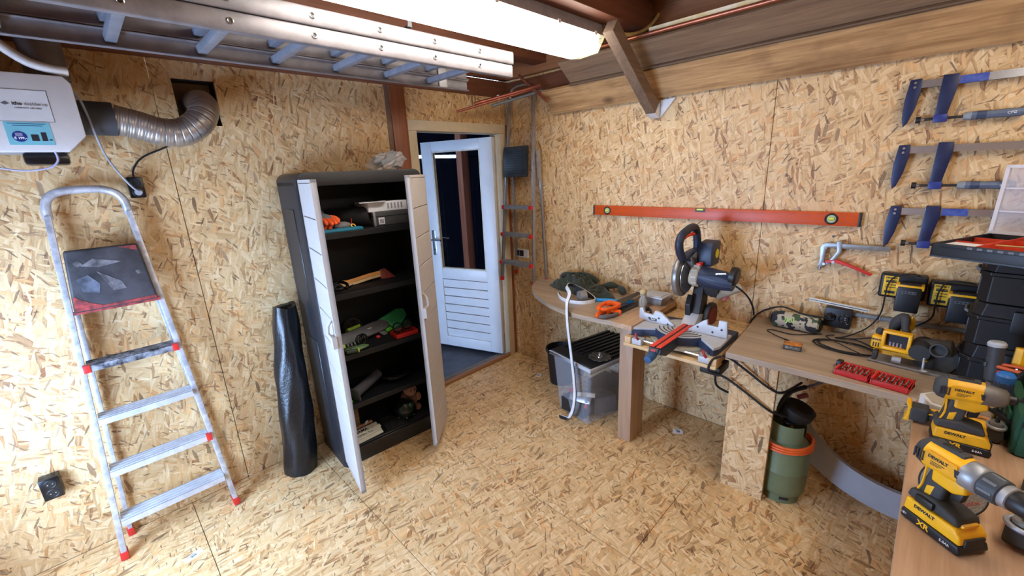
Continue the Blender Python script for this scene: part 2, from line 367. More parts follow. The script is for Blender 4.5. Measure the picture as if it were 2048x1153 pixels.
# ------------------------------------------------------------------ passage beyond the door
M_DARKWALL = plain('dark_navy_boarding', (26, 32, 52), .6, var=.3, scale=6)
struct(MB().box(-3.2, 1.3, .12, 1.9, -.06, -.035).build('passage_floor', plain('dark_paving', (70, 74, 84), .55, var=.25, scale=8)))
pw = sthing('wall_far')
for i in range(18):
    xa = -3.2+i*.25; MB().box(xa+.002, xa+.248, 1.75, 1.77, -.035, 1.885).build('board', M_DARKWALL, pw, bev=.003, seg=1)
MB().box(-3.2, 1.3, 1.7705, 1.79, -.035, 1.884).box(.84, 1.3, 1.7705, 1.79, 1.884, 1.93).build('board_light_stop', M_DARKWALL, pw)  # added behind the boards so no sky light shows between them
struct(MB().box(1.28, 1.30, .12, 1.77, -.035, 2.4).build('wall_passage_end', M_DARKWALL))
struct(MB().box(-3.2, 1.3, .12, 1.79, 2.36, 2.40).build('passage_roof', plain('dark_roof', (30, 30, 36), .8)))
struct(MB().box(-3.2, 1.3, 1.74, 1.78, 1.918, 2.36).build('passage_fascia', M_DARKWALL))
struct(MB().box(-3.22, -3.2, .60, 1.77, -.035, 2.36).box(-3.22, -3.2, .12, .60, 1.40, 2.36).build('passage_sky_blocker', M_DARKWALL))  # unseen wall added to narrow the sky opening and dim the passage
M_OUT = plain('outer_boarding', (150, 130, 110), .8)
struct(MB().box(-3.9, -.98, .12, .13, -.05, 2.4).box(.0, 1.3, .12, .13, -.05, 2.4).box(-.98, 0, .12, .13, 2.07, 2.4).build('wall_passage_near', M_OUT))
# vertical post outside, seen through the pane
p = MB().box(.27, .365, .97, 1.06, -.035, 2.36).build('wooden_post', wood('worn_post', (158, 86, 58), (206, 130, 96), axis=2, rough=.7), bev=.004)
tag(p, 'worn reddish wooden post standing outside behind the door pane', 'post')
# door frame: outer casing and threshold
df = sthing('door_frame', (-.5, 0, 0)); FX0, FX1 = -.972, -.031
for b in ((FX0, -.904, -.008, .12, 0, 1.996), (-.098, FX1, -.008, .12, 0, 1.996), (FX0, FX1, -.008, .12, 1.997, 2.068)):
    MB().box(*b).build('frame_member', M_CREAMFRAME, df, bev=.003, world=True)
MB().cyl((FX0+.07, -.0, .012), (-.10, -.0, .012), .021, 10).build('threshold_bar', wood('threshold_wood', (140, 96, 66), (170, 124, 90), axis=0), df, world=True)
MB().box(FX0, FX1, .018, .12, -.05, -.004).build('sill', plain('sill', (110, 100, 92), .7), df, world=True)
# the leaf, hinged on the right jamb and swung outwards
ang = math.degrees(math.atan2(.70, -.235))
dr = sthing('door_1', (-.118, .06, .012)); dr.rotation_euler = (0, 0, math.radians(ang)); TM[dr] = T(-.118, .06, .012) @ eul(0, 0, ang)
LW, LH, TH = .74, 1.965, .04
M_DOOR = plain('white_door_paint', (214, 216, 220), .4, var=.04, scale=5)
GX0, GX1, GZ0, GZ1 = .125, .625, .80, 1.882
y0, y1 = -TH/2, TH/2
MB().box(0, GX0, y0, y1, 0, LH).build('stile', M_DOOR, dr, bev=.002); MB().box(GX1, LW, y0, y1, 0, LH).build('stile', M_DOOR, dr, bev=.002)
MB().box(GX0, GX1, y0, y1, GZ1, LH).build('top_rail', M_DOOR, dr, bev=.002); MB().box(GX0, GX1, y0, y1, .70, GZ0).build('middle_rail', M_DOOR, dr, bev=.002); MB().box(GX0, GX1, y0, y1, 0, .10).build('bottom_rail', M_DOOR, dr, bev=.002)
for i in range(7):
    za = .102+i*.0853; s = 6e-3
    MB().hexa([(GX0, y0+.013, za), (GX1, y0+.013, za), (GX1, y1-.013, za), (GX0, y1-.013, za)], [(GX0, y0+s, za+.079), (GX1, y0+s, za+.079), (GX1, y1-s, za+.079), (GX0, y1-s, za+.079)]).build('slat', M_DOOR, dr, bev=.002, seg=1)
MB().box(GX0, GX1, -.003, .003, GZ0, GZ1).build('glass_pane', glassy('door_glass', (20, 24, 32), .06, .03, spec=.5), dr)
m = MB()
for yy in (y0+.002, y1-.012): m.box(GX0, GX0+.012, yy, yy+.010, GZ0, GZ1).box(GX1-.012, GX1, yy, yy+.010, GZ0, GZ1).box(GX0, GX1, yy, yy+.010, GZ1-.012, GZ1).box(GX0, GX1, yy, yy+.010, GZ0, GZ0+.012)
m.build('glazing_bead', plain('cream_bead', (206, 200, 184), .5), dr)
for sy in (-1, 1):
    m = MB().box(.66, .70, min(sy*y1, sy*(y1+.004)), max(sy*y1, sy*(y1+.004)), .93, 1.17); pl = m.build('handle_plate', M_STEEL, dr, bev=.002)
    MB().tube(spline([(.68, sy*.02, 1.085), (.68, sy*.065, 1.085), (.665, sy*.07, 1.085), (.57, sy*.07, 1.083)], 4), .009, 10).build('lever', M_STEEL, dr)
    MB().cyl((.68, sy*.022, .985), (.68, sy*.0265, .985), .008, 12).build('keyhole', M_INK, dr)
for zz in (.16, 1.02, 1.78):
    h = MB().box(-.012, .03, y0-.004, y0+.002, zz-.045, zz+.045).cyl((-.008, y0-.006, zz-.05), (-.008, y0-.006, zz+.05), .007, 10).build('hinge', M_STEEL, dr)
# ------------------------------------------------------------------ fluorescent lamp under the joist
M_LIT = emit('lit_diffuser', (255, 247, 236), LAMP_STRENGTH)
def build_lamp(dy, label):
    t = thing('fluorescent_lamp', label, 'lamp', (-1.25, -1.135+dy, 2.30))
    MB0 = globals()['MB']
    MB = lambda: MB0(T(0, dy, 0))
    x0, x1 = -2.03, -.50
    def sec(x, k=0.): return [(x, -1.222+k, 2.302+k), (x, -1.045-k, 2.302+k), (x, -1.03-k*.4, 2.386), (x, -1.237+k*.4, 2.386)]
    MB().hexa(sec(x0), sec(x1)).build('diffuser', M_LIT, t, world=True, flat=True)
    m = MB().hexa(sec(x1+.001), [(x1+.035, -1.205, 2.308), (x1+.065, -1.06, 2.308), (x1+.085, -1.032, 2.386), (x1+.055, -1.237, 2.386)])
    m.build('diffuser_end', glassy('clear_prismatic', (232, 234, 214), .62, .3), t, world=True, flat=True)
    m = MB()
    for k in range(4): m.box(x1-.06, x1+.02, -1.2386, -1.237, 2.345+k*.008, 2.3465+k*.008)
    m.build('prism_rib', M_GREYPL, t, world=True)
    MB().prism([(-1.24, 2.387), (-1.027, 2.387), (-1.05, 2.449), (-1.218, 2.449)], x0-.01, x1+.05, 'yz').build('housing', plain('grey_lamp_housing', (150, 146, 150), .5), t, world=True, bev=.002)
    MB().box(x1+.05, x1+.075, -1.23, -1.05, 2.388, 2.447).build('end_plate', plain('brown_grey_cap', (104, 88, 78), .6), t, world=True)
    for x in (-1.7, -1.28, -.86, -.55): MB().box(x, x+.02, -1.243, -1.2375, 2.378, 2.396).build('clip', M_WHITE, t, world=True)
build_lamp(0, 'long fluorescent ceiling lamp with bright white prismatic diffuser next to the hung ladder')
build_lamp(-2.03, 'added unseen fluorescent ceiling lamp with white diffuser above the front workbench')  # unseen second lamp, added to brighten the right side
c = MB().tube(spline([(-.445, -1.22, 2.42), (-.46, -1.29, 2.392), (-.42, -1.325, 2.382), (-.34, -1.335, 2.392), (-.24, -1.335, 2.42), (-.14, -1.335, 2.465), (-.07, -1.34, 2.52), (-.04, -1.34, 2.545)]), .010, 8).build('power_cable', plain('yellowed_cable', (196, 170, 104), .5))
tag(c, 'yellowed electric cable bowing from the lamp end to the rim board', 'cable')
# ------------------------------------------------------------------ extension ladder hung under the ceiling
def build_ext_ladder():
    t = thing('extension_ladder', 'long aluminium extension ladder hung flat under the ceiling', 'ladder', (-2.3, -.69, 2.185))
    M = plain('weathered_ladder_aluminium', (132, 127, 130), .5, .3, var=.16, scale=14)
    MR = plain('ladder_rung_aluminium', (146, 150, 160), .45, .4)
    XE = -3.85
    for (z0, xe, ya, yb) in ((2.187, -.862, -.92, -.47), (2.252, -.856, -.925, -.465)):
        for y, s in ((ya, 1), (yb, -1)):
            w = .024
            m = MB().prism([(y, z0), (y+s*w, z0), (y+s*w, z0+.006), (y+s*.005, z0+.010), (y+s*.005, z0+.052), (y+s*w, z0+.056), (y+s*w, z0+.062), (y, z0+.062), (y-s*.004, z0+.056), (y-s*.004, z0+.006)], XE, xe if y == ya else xe+.05, 'yz')
            m.build('rail', M, t, world=True, bev=.0015, seg=1)
        for k in range(10):
            x = -1.099-.2745*k
            if x < XE: break
            r = MB().prism([(x-.016, z0+.018), (x+.016, z0+.018), (x+.019, z0+.045), (x-.019, z0+.045)], ya+.006, yb-.006, 'xz').build('rung', MR, t, world=True, bev=.003)
            MB().ring((x, ya-.005, z0+.031), .0085, .0028, Matrix.Rotation(PI/2, 4, 'X'), 14, 6).build('rivet_ring', M_STEEL, r, world=True)
            MB().cyl((x, ya-.0045, z0+.031), (x, ya-.0035, z0+.031), .007, 12).build('rivet_hole', M_DARKSTEEL, r, world=True)
    for y in (-.92, -.47): MB().box(-1.03, -.97, y+.004 if y == -.92 else y-.012, y+.012 if y == -.92 else y-.004, 2.19, 2.30).build('guide_bracket', M_ALU_DULL, t, world=True, bev=.003)
    for x in (-1.5, -3.3): MB().box(x-.012, x+.012, -.93, -.46, 2.320, 2.324).bar((x, -.93, 2.322), (x, -.93, 2.45), .02, .003, (0, 1, 0)).bar((x, -.46, 2.322), (x, -.46, 2.45), .02, .003, (0, 1, 0)).build('hanger_strap', M_DARKSTEEL, t, world=True)
build_ext_ladder()
# ------------------------------------------------------------------ boards stored above wall B on a slanting brace
def slant(name, p0, p1, y0, y1, th, mat, **kw):
    (xa, za), (xb, zb) = p0, p1; d = Vector((xb-xa, 0, zb-za)).normalized(); nrm = Vector((-d.z, 0, d.x))*th
    if nrm.z < 0: nrm = -nrm
    q = lambda y: [(xa, y, za), (xb, y, zb), (xb+nrm.x, y, zb+nrm.z), (xa+nrm.x, y, za+nrm.z)]
    return MB().hexa(q(y0), q(y1)).build(name, mat, bev=.002, seg=1)
o = slant('wooden_plank', (-.028, 2.088), (-.158, 2.232), -4.1, -.52, .024, wood('weathered_pine_plank', (146, 104, 62), (214, 172, 118), axis=1, rough=.65, knots=(96, 66, 42)))
tag(o, 'rough pine plank with dark knots stored along the top of the wall', 'plank')
o = slant('wooden_plank', (-.172, 2.250), (-.306, 2.352), -4.1, -.79, .02, wood('grey_brown_plank', (104, 80, 60), (150, 122, 94), axis=1, rough=.6))
tag(o, 'smooth grey brown board above the knotty pine plank', 'plank')
MB().bar((-.176, -4.1, 2.2415), (-.176, -.79, 2.2415), .022, .008, (-.6, 0, .8)).build('rebate_lip', wood('grey_brown_lip', (98, 76, 58), (122, 98, 76), axis=1), o, world=True)
t = thing('wooden_brace', 'slanting grey wooden brace with a white cut end below the stored planks', 'brace', (-.06, -1.335, 2.0))
d = Vector((-.555, 0, .415)).normalized(); u = Vector((d.z, 0, -d.x)); u = -u if u.z < 0 else u
a = Vector((-.058, -1.335, 2.028)); b = a+d*.615
MB().bar(a, b, .062, .075, u).build('beam', wood('grey_brace', (104, 82, 64), (136, 112, 90), axis=0, rough=.65), t, world=True, bev=.003)
q = [a+Vector((0, sy*.0312, 0))+u*(sz*.0377) for sy, sz in ((-1, -1), (1, -1), (1, 1), (-1, 1))]
w = [Vector((-.004, v.y, v.z+.0)) for v in q]
MB().hexa([q[0], q[1], q[2], q[3]], [Vector((-.02, -1.366, 1.975)), Vector((-.02, -1.304, 1.975)), Vector((-.012, -1.304, 2.06)), Vector((-.012, -1.366, 2.06))]).build('painted_end', plain('white_gloss', (222, 222, 222), .5), t, world=True)
MB().prism([(-1.37, 2.075), (-1.37, 1.975), (-1.46, 2.08)], -.02, -.004, 'yz').build('corner_plate', plain('white_gloss', (222, 222, 222), .5), t, world=True)
# copper pipe along the top board, pale strip painted for the bright gap behind it
o = MB().tube([(-.325, -4.15, 2.375), (-.325, -2.4, 2.374), (-.325, -1.2, 2.376), (-.325, -.86, 2.376)], .0105, 10).build('copper_pipe', M_COPPER); tag(o, 'copper pipe running along the top edge of the grey board', 'pipe')
MB().tube([(-.325, -.86, 2.376), (-.315, -.84, 2.376)], .013, 10).build('pipe_end', M_COPPER, o, world=True)
o = MB().box(-.30, -.285, -4.1, -1.42, 2.385, 2.412).build('roof_gap_strip', plain('bright_gap_paint', (236, 226, 200), .6, c2=(214, 190, 130), scale=9)); tag(o, 'pale strip painted in place of the bright roof gap above the copper pipe', 'light gap')  # cream colour stands in for light through the gap under the roof edge
# loose pipes by the corner
def tub(name, pts, r, mat, label, cat, group=None, n=10):
    o = MB().tube(pts, r, n).build(name, mat); tag(o, label, cat, group); return o
g = 'loose pipes laid across the corner'
tub('copper_pipe', [(-.66, -.165, 2.115), (-.15, -.47, 2.268)], .0085, plain('dull_copper', (150, 84, 66), .4, .6), 'thin dull copper pipe lying lowest across the room corner', 'pipe', g)
tub('copper_pipe', [(-.55, -.235, 2.165), (-.13, -.49, 2.285)], .012, MATS['dull_copper'], 'thicker dull copper pipe with a white clip across the room corner', 'pipe', g)
MB().ring((-.40, -.326, 2.208), .0125, .004, Matrix.Rotation(.9, 4, 'Z') @ Matrix.Rotation(PI/2, 4, 'Y'), 12, 6).build('clip', M_WHITE, bpy.data.objects['copper_pipe.002'], world=True)
tub('conduit_pipe', [(-.42, -.275, 2.155), (-.12, -.50, 2.25)], .011, M_GREYPL, 'grey plastic conduit offcut beside the loose copper pipes', 'pipe', g)
tub('copper_pipe', [(-.195, -.34, 2.37), (-.16, -.58, 2.165)], .0115, M_COPPER, 'short bright copper pipe end poking down past the plank end', 'pipe', g)
# ------------------------------------------------------------------ ventilation unit on wall A
def build_vent():
    t = thing('ventilation_unit', 'white ventilation unit with teal sticker mounted on the wall', 'ventilation unit', (-2.9, -.02, 1.845))
    MW = plain('cream_white_casing', (212, 208, 206), .4, var=.03)
    P = [(-3.22, 1.90), (-3.165, 1.843), (-2.658, 1.843), (-2.602, 1.90), (-2.602, 2.085), (-2.62, 2.110), (-3.2, 2.110), (-3.22, 2.09)]
    MB().prism(P, -.30, -.245, 'xz').build('front_cover', MW, t, world=True, bev=.006)
    k = lambda f: [(-2.911+(x+2.911)*f, 1.976+(z-1.976)*f) for x, z in P]
    MB().prism(k(.975), -.245, -.02, 'xz').build('back_casing', plain('grey_casing', (150, 152, 156), .5), t, world=True, bev=.008)
    MB().box(-3.1, -2.676, -.3018, -.30, 1.948, 2.053).build('hatch', MW, t, world=True, bev=.0006, seg=1)
    MB().box(-3.1015, -2.6745, -.3006, -.2995, 1.9465, 2.0545).build('hatch_gap', M_GREYPL, t, world=True)
    fx = lambda x, z, y=-.3022: face((x, y, z), (1, 0, 0), (0, 0, 1))
    text('itho', .0155, M_INK, t, TM[t].inverted() @ fx(-2.757, 2.006), bold=.0005)
    text('daalderop', .0150, M_GREYPL, t, TM[t].inverted() @ fx(-2.7105, 2.006))
    text('COMFORT AIR HRU', .0075, M_GREYPL, t, TM[t].inverted() @ fx(-2.733, 1.9915))
    MB().prism([(-2.796, 2.006), (-2.785, 2.0), (-2.774, 2.006), (-2.785, 2.012)], -.3026, -.3018, 'xz').build('diamond_logo', M_GREYPL, t, world=True)
    s = MB().box(-2.806, -2.692, -.3012, -.2998, 1.866, 1.944).build('sticker', plain('teal_sticker', (120, 188, 200), .45, var=.05), t, world=True)
    MB().cyl((-2.776, -.3012, 1.895), (-2.776, -.3016, 1.895), .0185, 28).build('price_dot', plain('navy_print', (20, 44, 120), .45), s, world=True)
    text('€ 199,-', .0105, M_WHITEINK, s, TM[s].inverted() @ fx(-2.7755, 1.889, -.3018), bold=.0004)
    for z in (1.9375, 1.931): MB().box(-2.797 if z > 1.935 else -2.786, -2.703 if z > 1.935 else -2.712, -.3015, -.3011, z, z+.0022).build('print_line', plain('teal_dark_print', (40, 96, 130), .5), s, world=True)
    for z in (1.905, 1.901, 1.897): MB().box(-2.786, -2.768, -.3018, -.3014, z, z+.0012).build('print_line', M_WHITEINK, s, world=True)
    MB().box(-2.748, -2.729, -.3017, -.3011, 1.880, 1.902).build('device_print', M_INK, s, world=True); MB().box(-2.722, -2.708, -.3017, -.3011, 1.880, 1.910).build('device_print', M_INK, s, world=True); MB().box(-2.704, -2.696, -.3017, -.3011, 1.8815, 1.886).build('device_print', M_INK, s, world=True)
    MB().box(-2.79, -2.665, -.21, -.09, 1.80, 1.845).build('drain_outlet', M_BLACK_GLOSS, t, world=True, bev=.012)
    MB().cyl((-2.61, -.15, 1.983), (-2.495, -.15, 1.981), .0665, 28).build('duct_collar', plain('dark_grey_rubber', (58, 58, 62), .6), t, world=True)
    return t
build_vent()
def duct():
    pts = spline([(-2.50, -.15, 1.981), (-2.43, -.152, 1.963), (-2.345, -.155, 1.935), (-2.265, -.155, 1.938), (-2.195, -.15, 1.985), (-2.158, -.115, 2.045), (-2.150, -.05, 2.08), (-2.150, .03, 2.09), (-2.15, .12, 2.09)], 26)
    rr = [.0605+.0008*math.sin(i*2.1)+(-.0030 if i % 9 == 0 else 0) for i in range(len(pts))]
    o = MB().tube(pts, rr, 24).build('flexible_duct', plain('duct_aluminium', (178, 172, 166), .36, .8, var=.08, scale=12), angle=60)
    tag(o, 'ribbed flexible aluminium duct bending from the ventilation unit into the wall', 'duct')
duct()
tub('vertical_duct', [(-2.655, -.17, 2.112), (-2.655, -.17, 2.45)], .062, plain('dull_galvanised', (120, 114, 112), .55, .5), 'dull grey metal duct rising from the top of the ventilation unit', 'duct', n=24)
tub('plastic_tube', spline([(-2.79, -.285, 2.245), (-2.755, -.285, 2.20), (-2.70, -.285, 2.152), (-2.645, -.283, 2.134), (-2.60, -.28, 2.130)], 6), .0165, plain('white_tube', (204, 196, 190), .5), 'white bent plastic tube lying on top of the ventilation unit', 'tube', n=14)
tub('mains_cord', spline([(-2.606, -.235, 2.075), (-2.588, -.238, 2.04), (-2.578, -.234, 1.975), (-2.57, -.21, 1.91), (-2.553, -.14, 1.83), (-2.52, -.085, 1.755), (-2.49, -.07, 1.70), (-2.472, -.062, 1.682)]), .0042, plain('grey_cord', (150, 150, 156), .5), 'grey power cord from the ventilation unit to the double socket', 'cord')
tub('mains_cord', spline([(-2.19, -.10, 1.96), (-2.225, -.03, 1.935), (-2.33, -.02, 1.878), (-2.424, -.02, 1.833), (-2.468, -.03, 1.78), (-2.477, -.05, 1.735), (-2.477, -.05, 1.722)]), .004, M_RUBBER, 'black power cord from under the duct to the double socket', 'cord')
tub('signal_cord', spline([(-2.70, -.29, 1.845), (-2.70, -.285, 1.81), (-2.73, -.28, 1.785), (-2.80, -.27, 1.778), (-2.88, -.26, 1.80), (-2.92, -.26, 1.845)]), .0035, plain('lilac_cord', (164, 160, 186), .5), 'thin pale cord looping below the ventilation unit', 'cord')
def wall_socket(x, z, label, w=.058, h=.095, proud=.04):
    t = thing('double_socket', label, 'socket', (x, 0, z-h/2), group='black sockets on the ladder wall')
    MB().box(-w/2, w/2, -proud, 0, 0, h).build('housing', M_BLACK_GLOSS, t, bev=.006)
    for k in (.28, .72):
        MB().ring((0, -proud, h*k), .019, .0022, Matrix.Rotation(PI/2, 4, 'X'), 20, 6).build('outlet_rim', M_BLACK, t)
        MB().cyl((0, -proud-.0006, h*k), (0, -proud+.004, h*k), .0175, 20).build('outlet', M_BLACK, t)
        for s in (-1, 1): MB().cyl((s*.008, -proud-.0016, h*k), (s*.008, -proud+.004, h*k), .0025, 8).build('contact', M_STEEL, t)
    return t
s = wall_socket(-2.475, 1.70, 'black double socket with two plugged cords on the wall below the duct')
MB().cyl((0, -.04, .07), (0, -.062, .07), .017, 16).build('plug', M_RUBBER, s); MB().cyl((.003, -.04, .026), (.003, -.06, .024), .016, 16, .011).build('plug', plain('grey_cord', (150, 150, 156), .5), s)
wall_socket(-3.047, .412, 'black double socket low on the wall left of the stepladder', w=.066, h=.105, proud=.055)
# ------------------------------------------------------------------ stepladder leaning on wall A
def stepladder():
    t = thing('stepladder', 'paint spattered aluminium stepladder with black platform leaning on the wall', 'ladder', (-2.66, -.12, 0))
    MA = plain('spattered_aluminium', (168, 170, 178), .42, .55, c2=(210, 212, 220), scale=26)
    L0, L1, R0, R1 = Vector((-2.893, -.19, .03)), Vector((-2.783, -.055, 1.60)), Vector((-2.430, -.19, .03)), Vector((-2.527, -.055, 1.60))
    for a, b in ((L0, L1), (R0, R1)):
        MB().bar(a, b, .022, .048, (0, 1, 0)).build('rail', MA, t, world=True, bev=.003)
        f = a-(b-a).normalized()*.028
        MB().bar(f, a+(b-a).normalized()*.012, .030, .054, (0, 1, 0)).build('rubber_foot', M_RED, t, world=True, bev=.004)
    c = (L1+R1)/2; w = (R1-L1).length/2; bow = []
    for k in range(17):
        a = PI*k/16; bow.append((c.x-w*math.copysign(abs(math.cos(a))**.62, math.cos(a)), -.055+.008*math.sin(a), 1.585+.118*math.sin(a)**.62))
    MB().tube(bow, .0165, 12).build('handle_bow', MA, t, world=True)
    for (a, b) in (((-2.858, -.03, .03), (-2.79, -.03, 1.20)), ((-2.418, -.03, .03), (-2.513, -.03, 1.20))):
        a, b = Vector(a), Vector(b)
        MB().bar(a, b, .018, .024, (0, 1, 0)).build('rear_leg', MA, t, world=True, bev=.003)
        MB().bar(a-Vector((0, 0, .028)), a+Vector((0, 0, .012)), .026, .032, (0, 1, 0)).build('rubber_foot', M_RED, t, world=True, bev=.003)
    for i, (z, sp) in enumerate(((.205, 0), (.452, 0), (.706, 0), (.955, 1))):
        k = z/1.57; y = -.19+.135*k; xl = L0.x+(L1.x-L0.x)*k+.012; xr = R0.x+(R1.x-R0.x)*k-.012
        M = plain('tread_aluminium', (196, 198, 204), .45, .5) if not sp else plain('tread_black_sprayed', (150, 150, 156), .5, .3, c2=(24, 24, 26), scale=34)
        tr = MB().box(xl, xr, y-.045, y+.045, z-.004, z).box(xl, xr, y-.047, y-.043, z-.028, z).box(xl, xr, y+.043, y+.047, z-.02, z).build('tread', M, t, world=True)
        for q in range(4): MB().box(xl, xr, y-.036+q*.022, y-.028+q*.022, z, z+.003).build('grip_rib', M, tr, world=True)
        for xx in ((xl, xr) if i == 3 else (xr,) if i == 1 else ()): MB().box(xx-.012, xx+.012, y-.05, y-.02, z-.03, z+.004).build('end_cap', M_RED, tr, world=True, bev=.002)
    # platform folded up against the rails
    Mp = Matrix(); d = (L1-L0).normalized()
    yz = lambda z: -.19+.135*z/1.57
    MP = plain('sprayed_platform', (20, 20, 22), .55, c2=(66, 62, 66), scale=7)
    z0, z1 = 1.19, 1.455
    pl = MB().hexa([(-2.797, yz(z0)-.045, z0), (-2.512, yz(z0)-.045, z0), (-2.512, yz(z0)-.022, z0), (-2.797, yz(z0)-.022, z0)], [(-2.772, yz(z1)-.05, z1), (-2.532, yz(z1)-.05, z1), (-2.532, yz(z1)-.024, z1), (-2.772, yz(z1)-.024, z1)]).build('platform', MP, t, world=True, bev=.01, seg=3)
    yf = lambda z: yz(z)-.0505+(.004 if z < 1.3 else 0)
    def mark(pts, c, nm='paint_mark'):
        m = MB(); n = len(pts); m.add([(x, yz(z)-.0458-.005*(z-z0)/(z1-z0)-.0006, z) for x, z in pts], [tuple(range(n))]); m.build(nm, c, pl, world=True)
    mg = plain('grey_overspray', (118, 112, 114), .6, c2=(60, 56, 58), scale=30); mr = plain('worn_red_paint', (176, 62, 58), .55, c2=(90, 34, 34), scale=40); mb = plain('blue_grey_haze', (104, 110, 124), .6, c2=(48, 50, 58), scale=16)
    mark([(-2.735, 1.385), (-2.69, 1.412), (-2.60, 1.385), (-2.68, 1.372)], mg); mark([(-2.69, 1.355), (-2.62, 1.30), (-2.61, 1.265), (-2.655, 1.262)], mg)
    mark([(-2.76, 1.33), (-2.72, 1.345), (-2.69, 1.30), (-2.70, 1.262), (-2.75, 1.275)], mb)
    mark([(-2.565, 1.335), (-2.55, 1.337), (-2.545, 1.322), (-2.56, 1.318)], mg); mark([(-2.755, 1.40), (-2.735, 1.41), (-2.725, 1.39), (-2.745, 1.382)], mg)
    mark([(-2.793, 1.196), (-2.516, 1.196), (-2.517, 1.210), (-2.70, 1.206), (-2.74, 1.225), (-2.785, 1.262)], mr); mark([(-2.60, 1.449), (-2.54, 1.449), (-2.538, 1.425), (-2.57, 1.438)], mr)
    MB().bar((-2.80, yz(1.19)-.03, 1.188), (-2.505, yz(1.19)-.03, 1.188), .014, .014).build('hinge_rod', mr, t, world=True)
stepladder()
# ------------------------------------------------------------------ roll of black plastic sheet
def roll():
    t = thing('plastic_roll', 'roll of shiny black plastic sheet standing between stepladder and cabinet', 'roll', (-2.075, -.165, 0))
    M = plain('shiny_black_sheet', (18, 18, 20), .3, var=.4, scale=60, bump=.5)
    n, m = 40, 22; vs = []; fs = []
    for j in range(m):
        k = j/(m-1); cx = -2.072+.090*k; cy = -.165+.050*k; r = .093-.032*k+.0025*math.sin(j*1.1)+.010*math.sin(PI*k)
        for i in range(n):
            a = 2*PI*i/n; rr = r*(1+.05*math.sin(3*a+j*.4)+.025*math.sin(7*a-j*.9)); vs.append((cx+rr*math.cos(a), min(cy+rr*.95*math.sin(a), -.012), 1.01*k+.012*math.sin(a*2+1)*k))
    for j in range(m-1): fs += [(j*n+i, j*n+(i+1) % n, (j+1)*n+(i+1) % n, (j+1)*n+i) for i in range(n)]
    fs += [tuple(range(n))[::-1], tuple((m-1)*n+i for i in range(n))]
    MB().add(vs, fs).build('rolled_sheet', M, t, world=True, angle=70)
    sp = [( -1.982+(.008+.006*q/10)*math.cos(q*.6)*1.0, -.115+(.008+.006*q/10)*math.sin(q*.6), 1.012+.001*(q % 2)) for q in range(60)]
    MB().tube(sp, .0016, 5).build('roll_edge', M_BLACK, t, world=True)
roll()
# paper labels on the floor
def floor_tag(x, y, rz, w, h, label):
    t = thing('paper_label', label, 'label', (x, y, .0006), rz, group='paper labels stapled to the floor')
    MB().box(-w/2, w/2, -h/2, h/2, 0, .0008).build('paper', M_PAPER, t)
    m = MB(); random.seed(int(abs(x)*100)); xx = -w*.16
    while xx < w*.16:
        k = random.choice((.0012, .002, .003)); m.box(xx, xx+k, -h*.28, h*.18, .0008, .0011); xx += k+random.choice((.0012, .002))
    m.build('barcode', M_INK, t)
    MB().box(-w*.3, w*.1, h*.26, h*.34, .0008, .0011).build('print_line', M_INK, t)
floor_tag(-2.665, -.43, 20, .075, .034, 'white barcode label on the floor in front of the stepladder')
floor_tag(-.235, -.485, 15, .06, .035, 'white barcode label on the floor by the room corner')
floor_tag(-.245, -1.705, -58, .058, .05, 'white barcode label on the floor below the mitre saw')
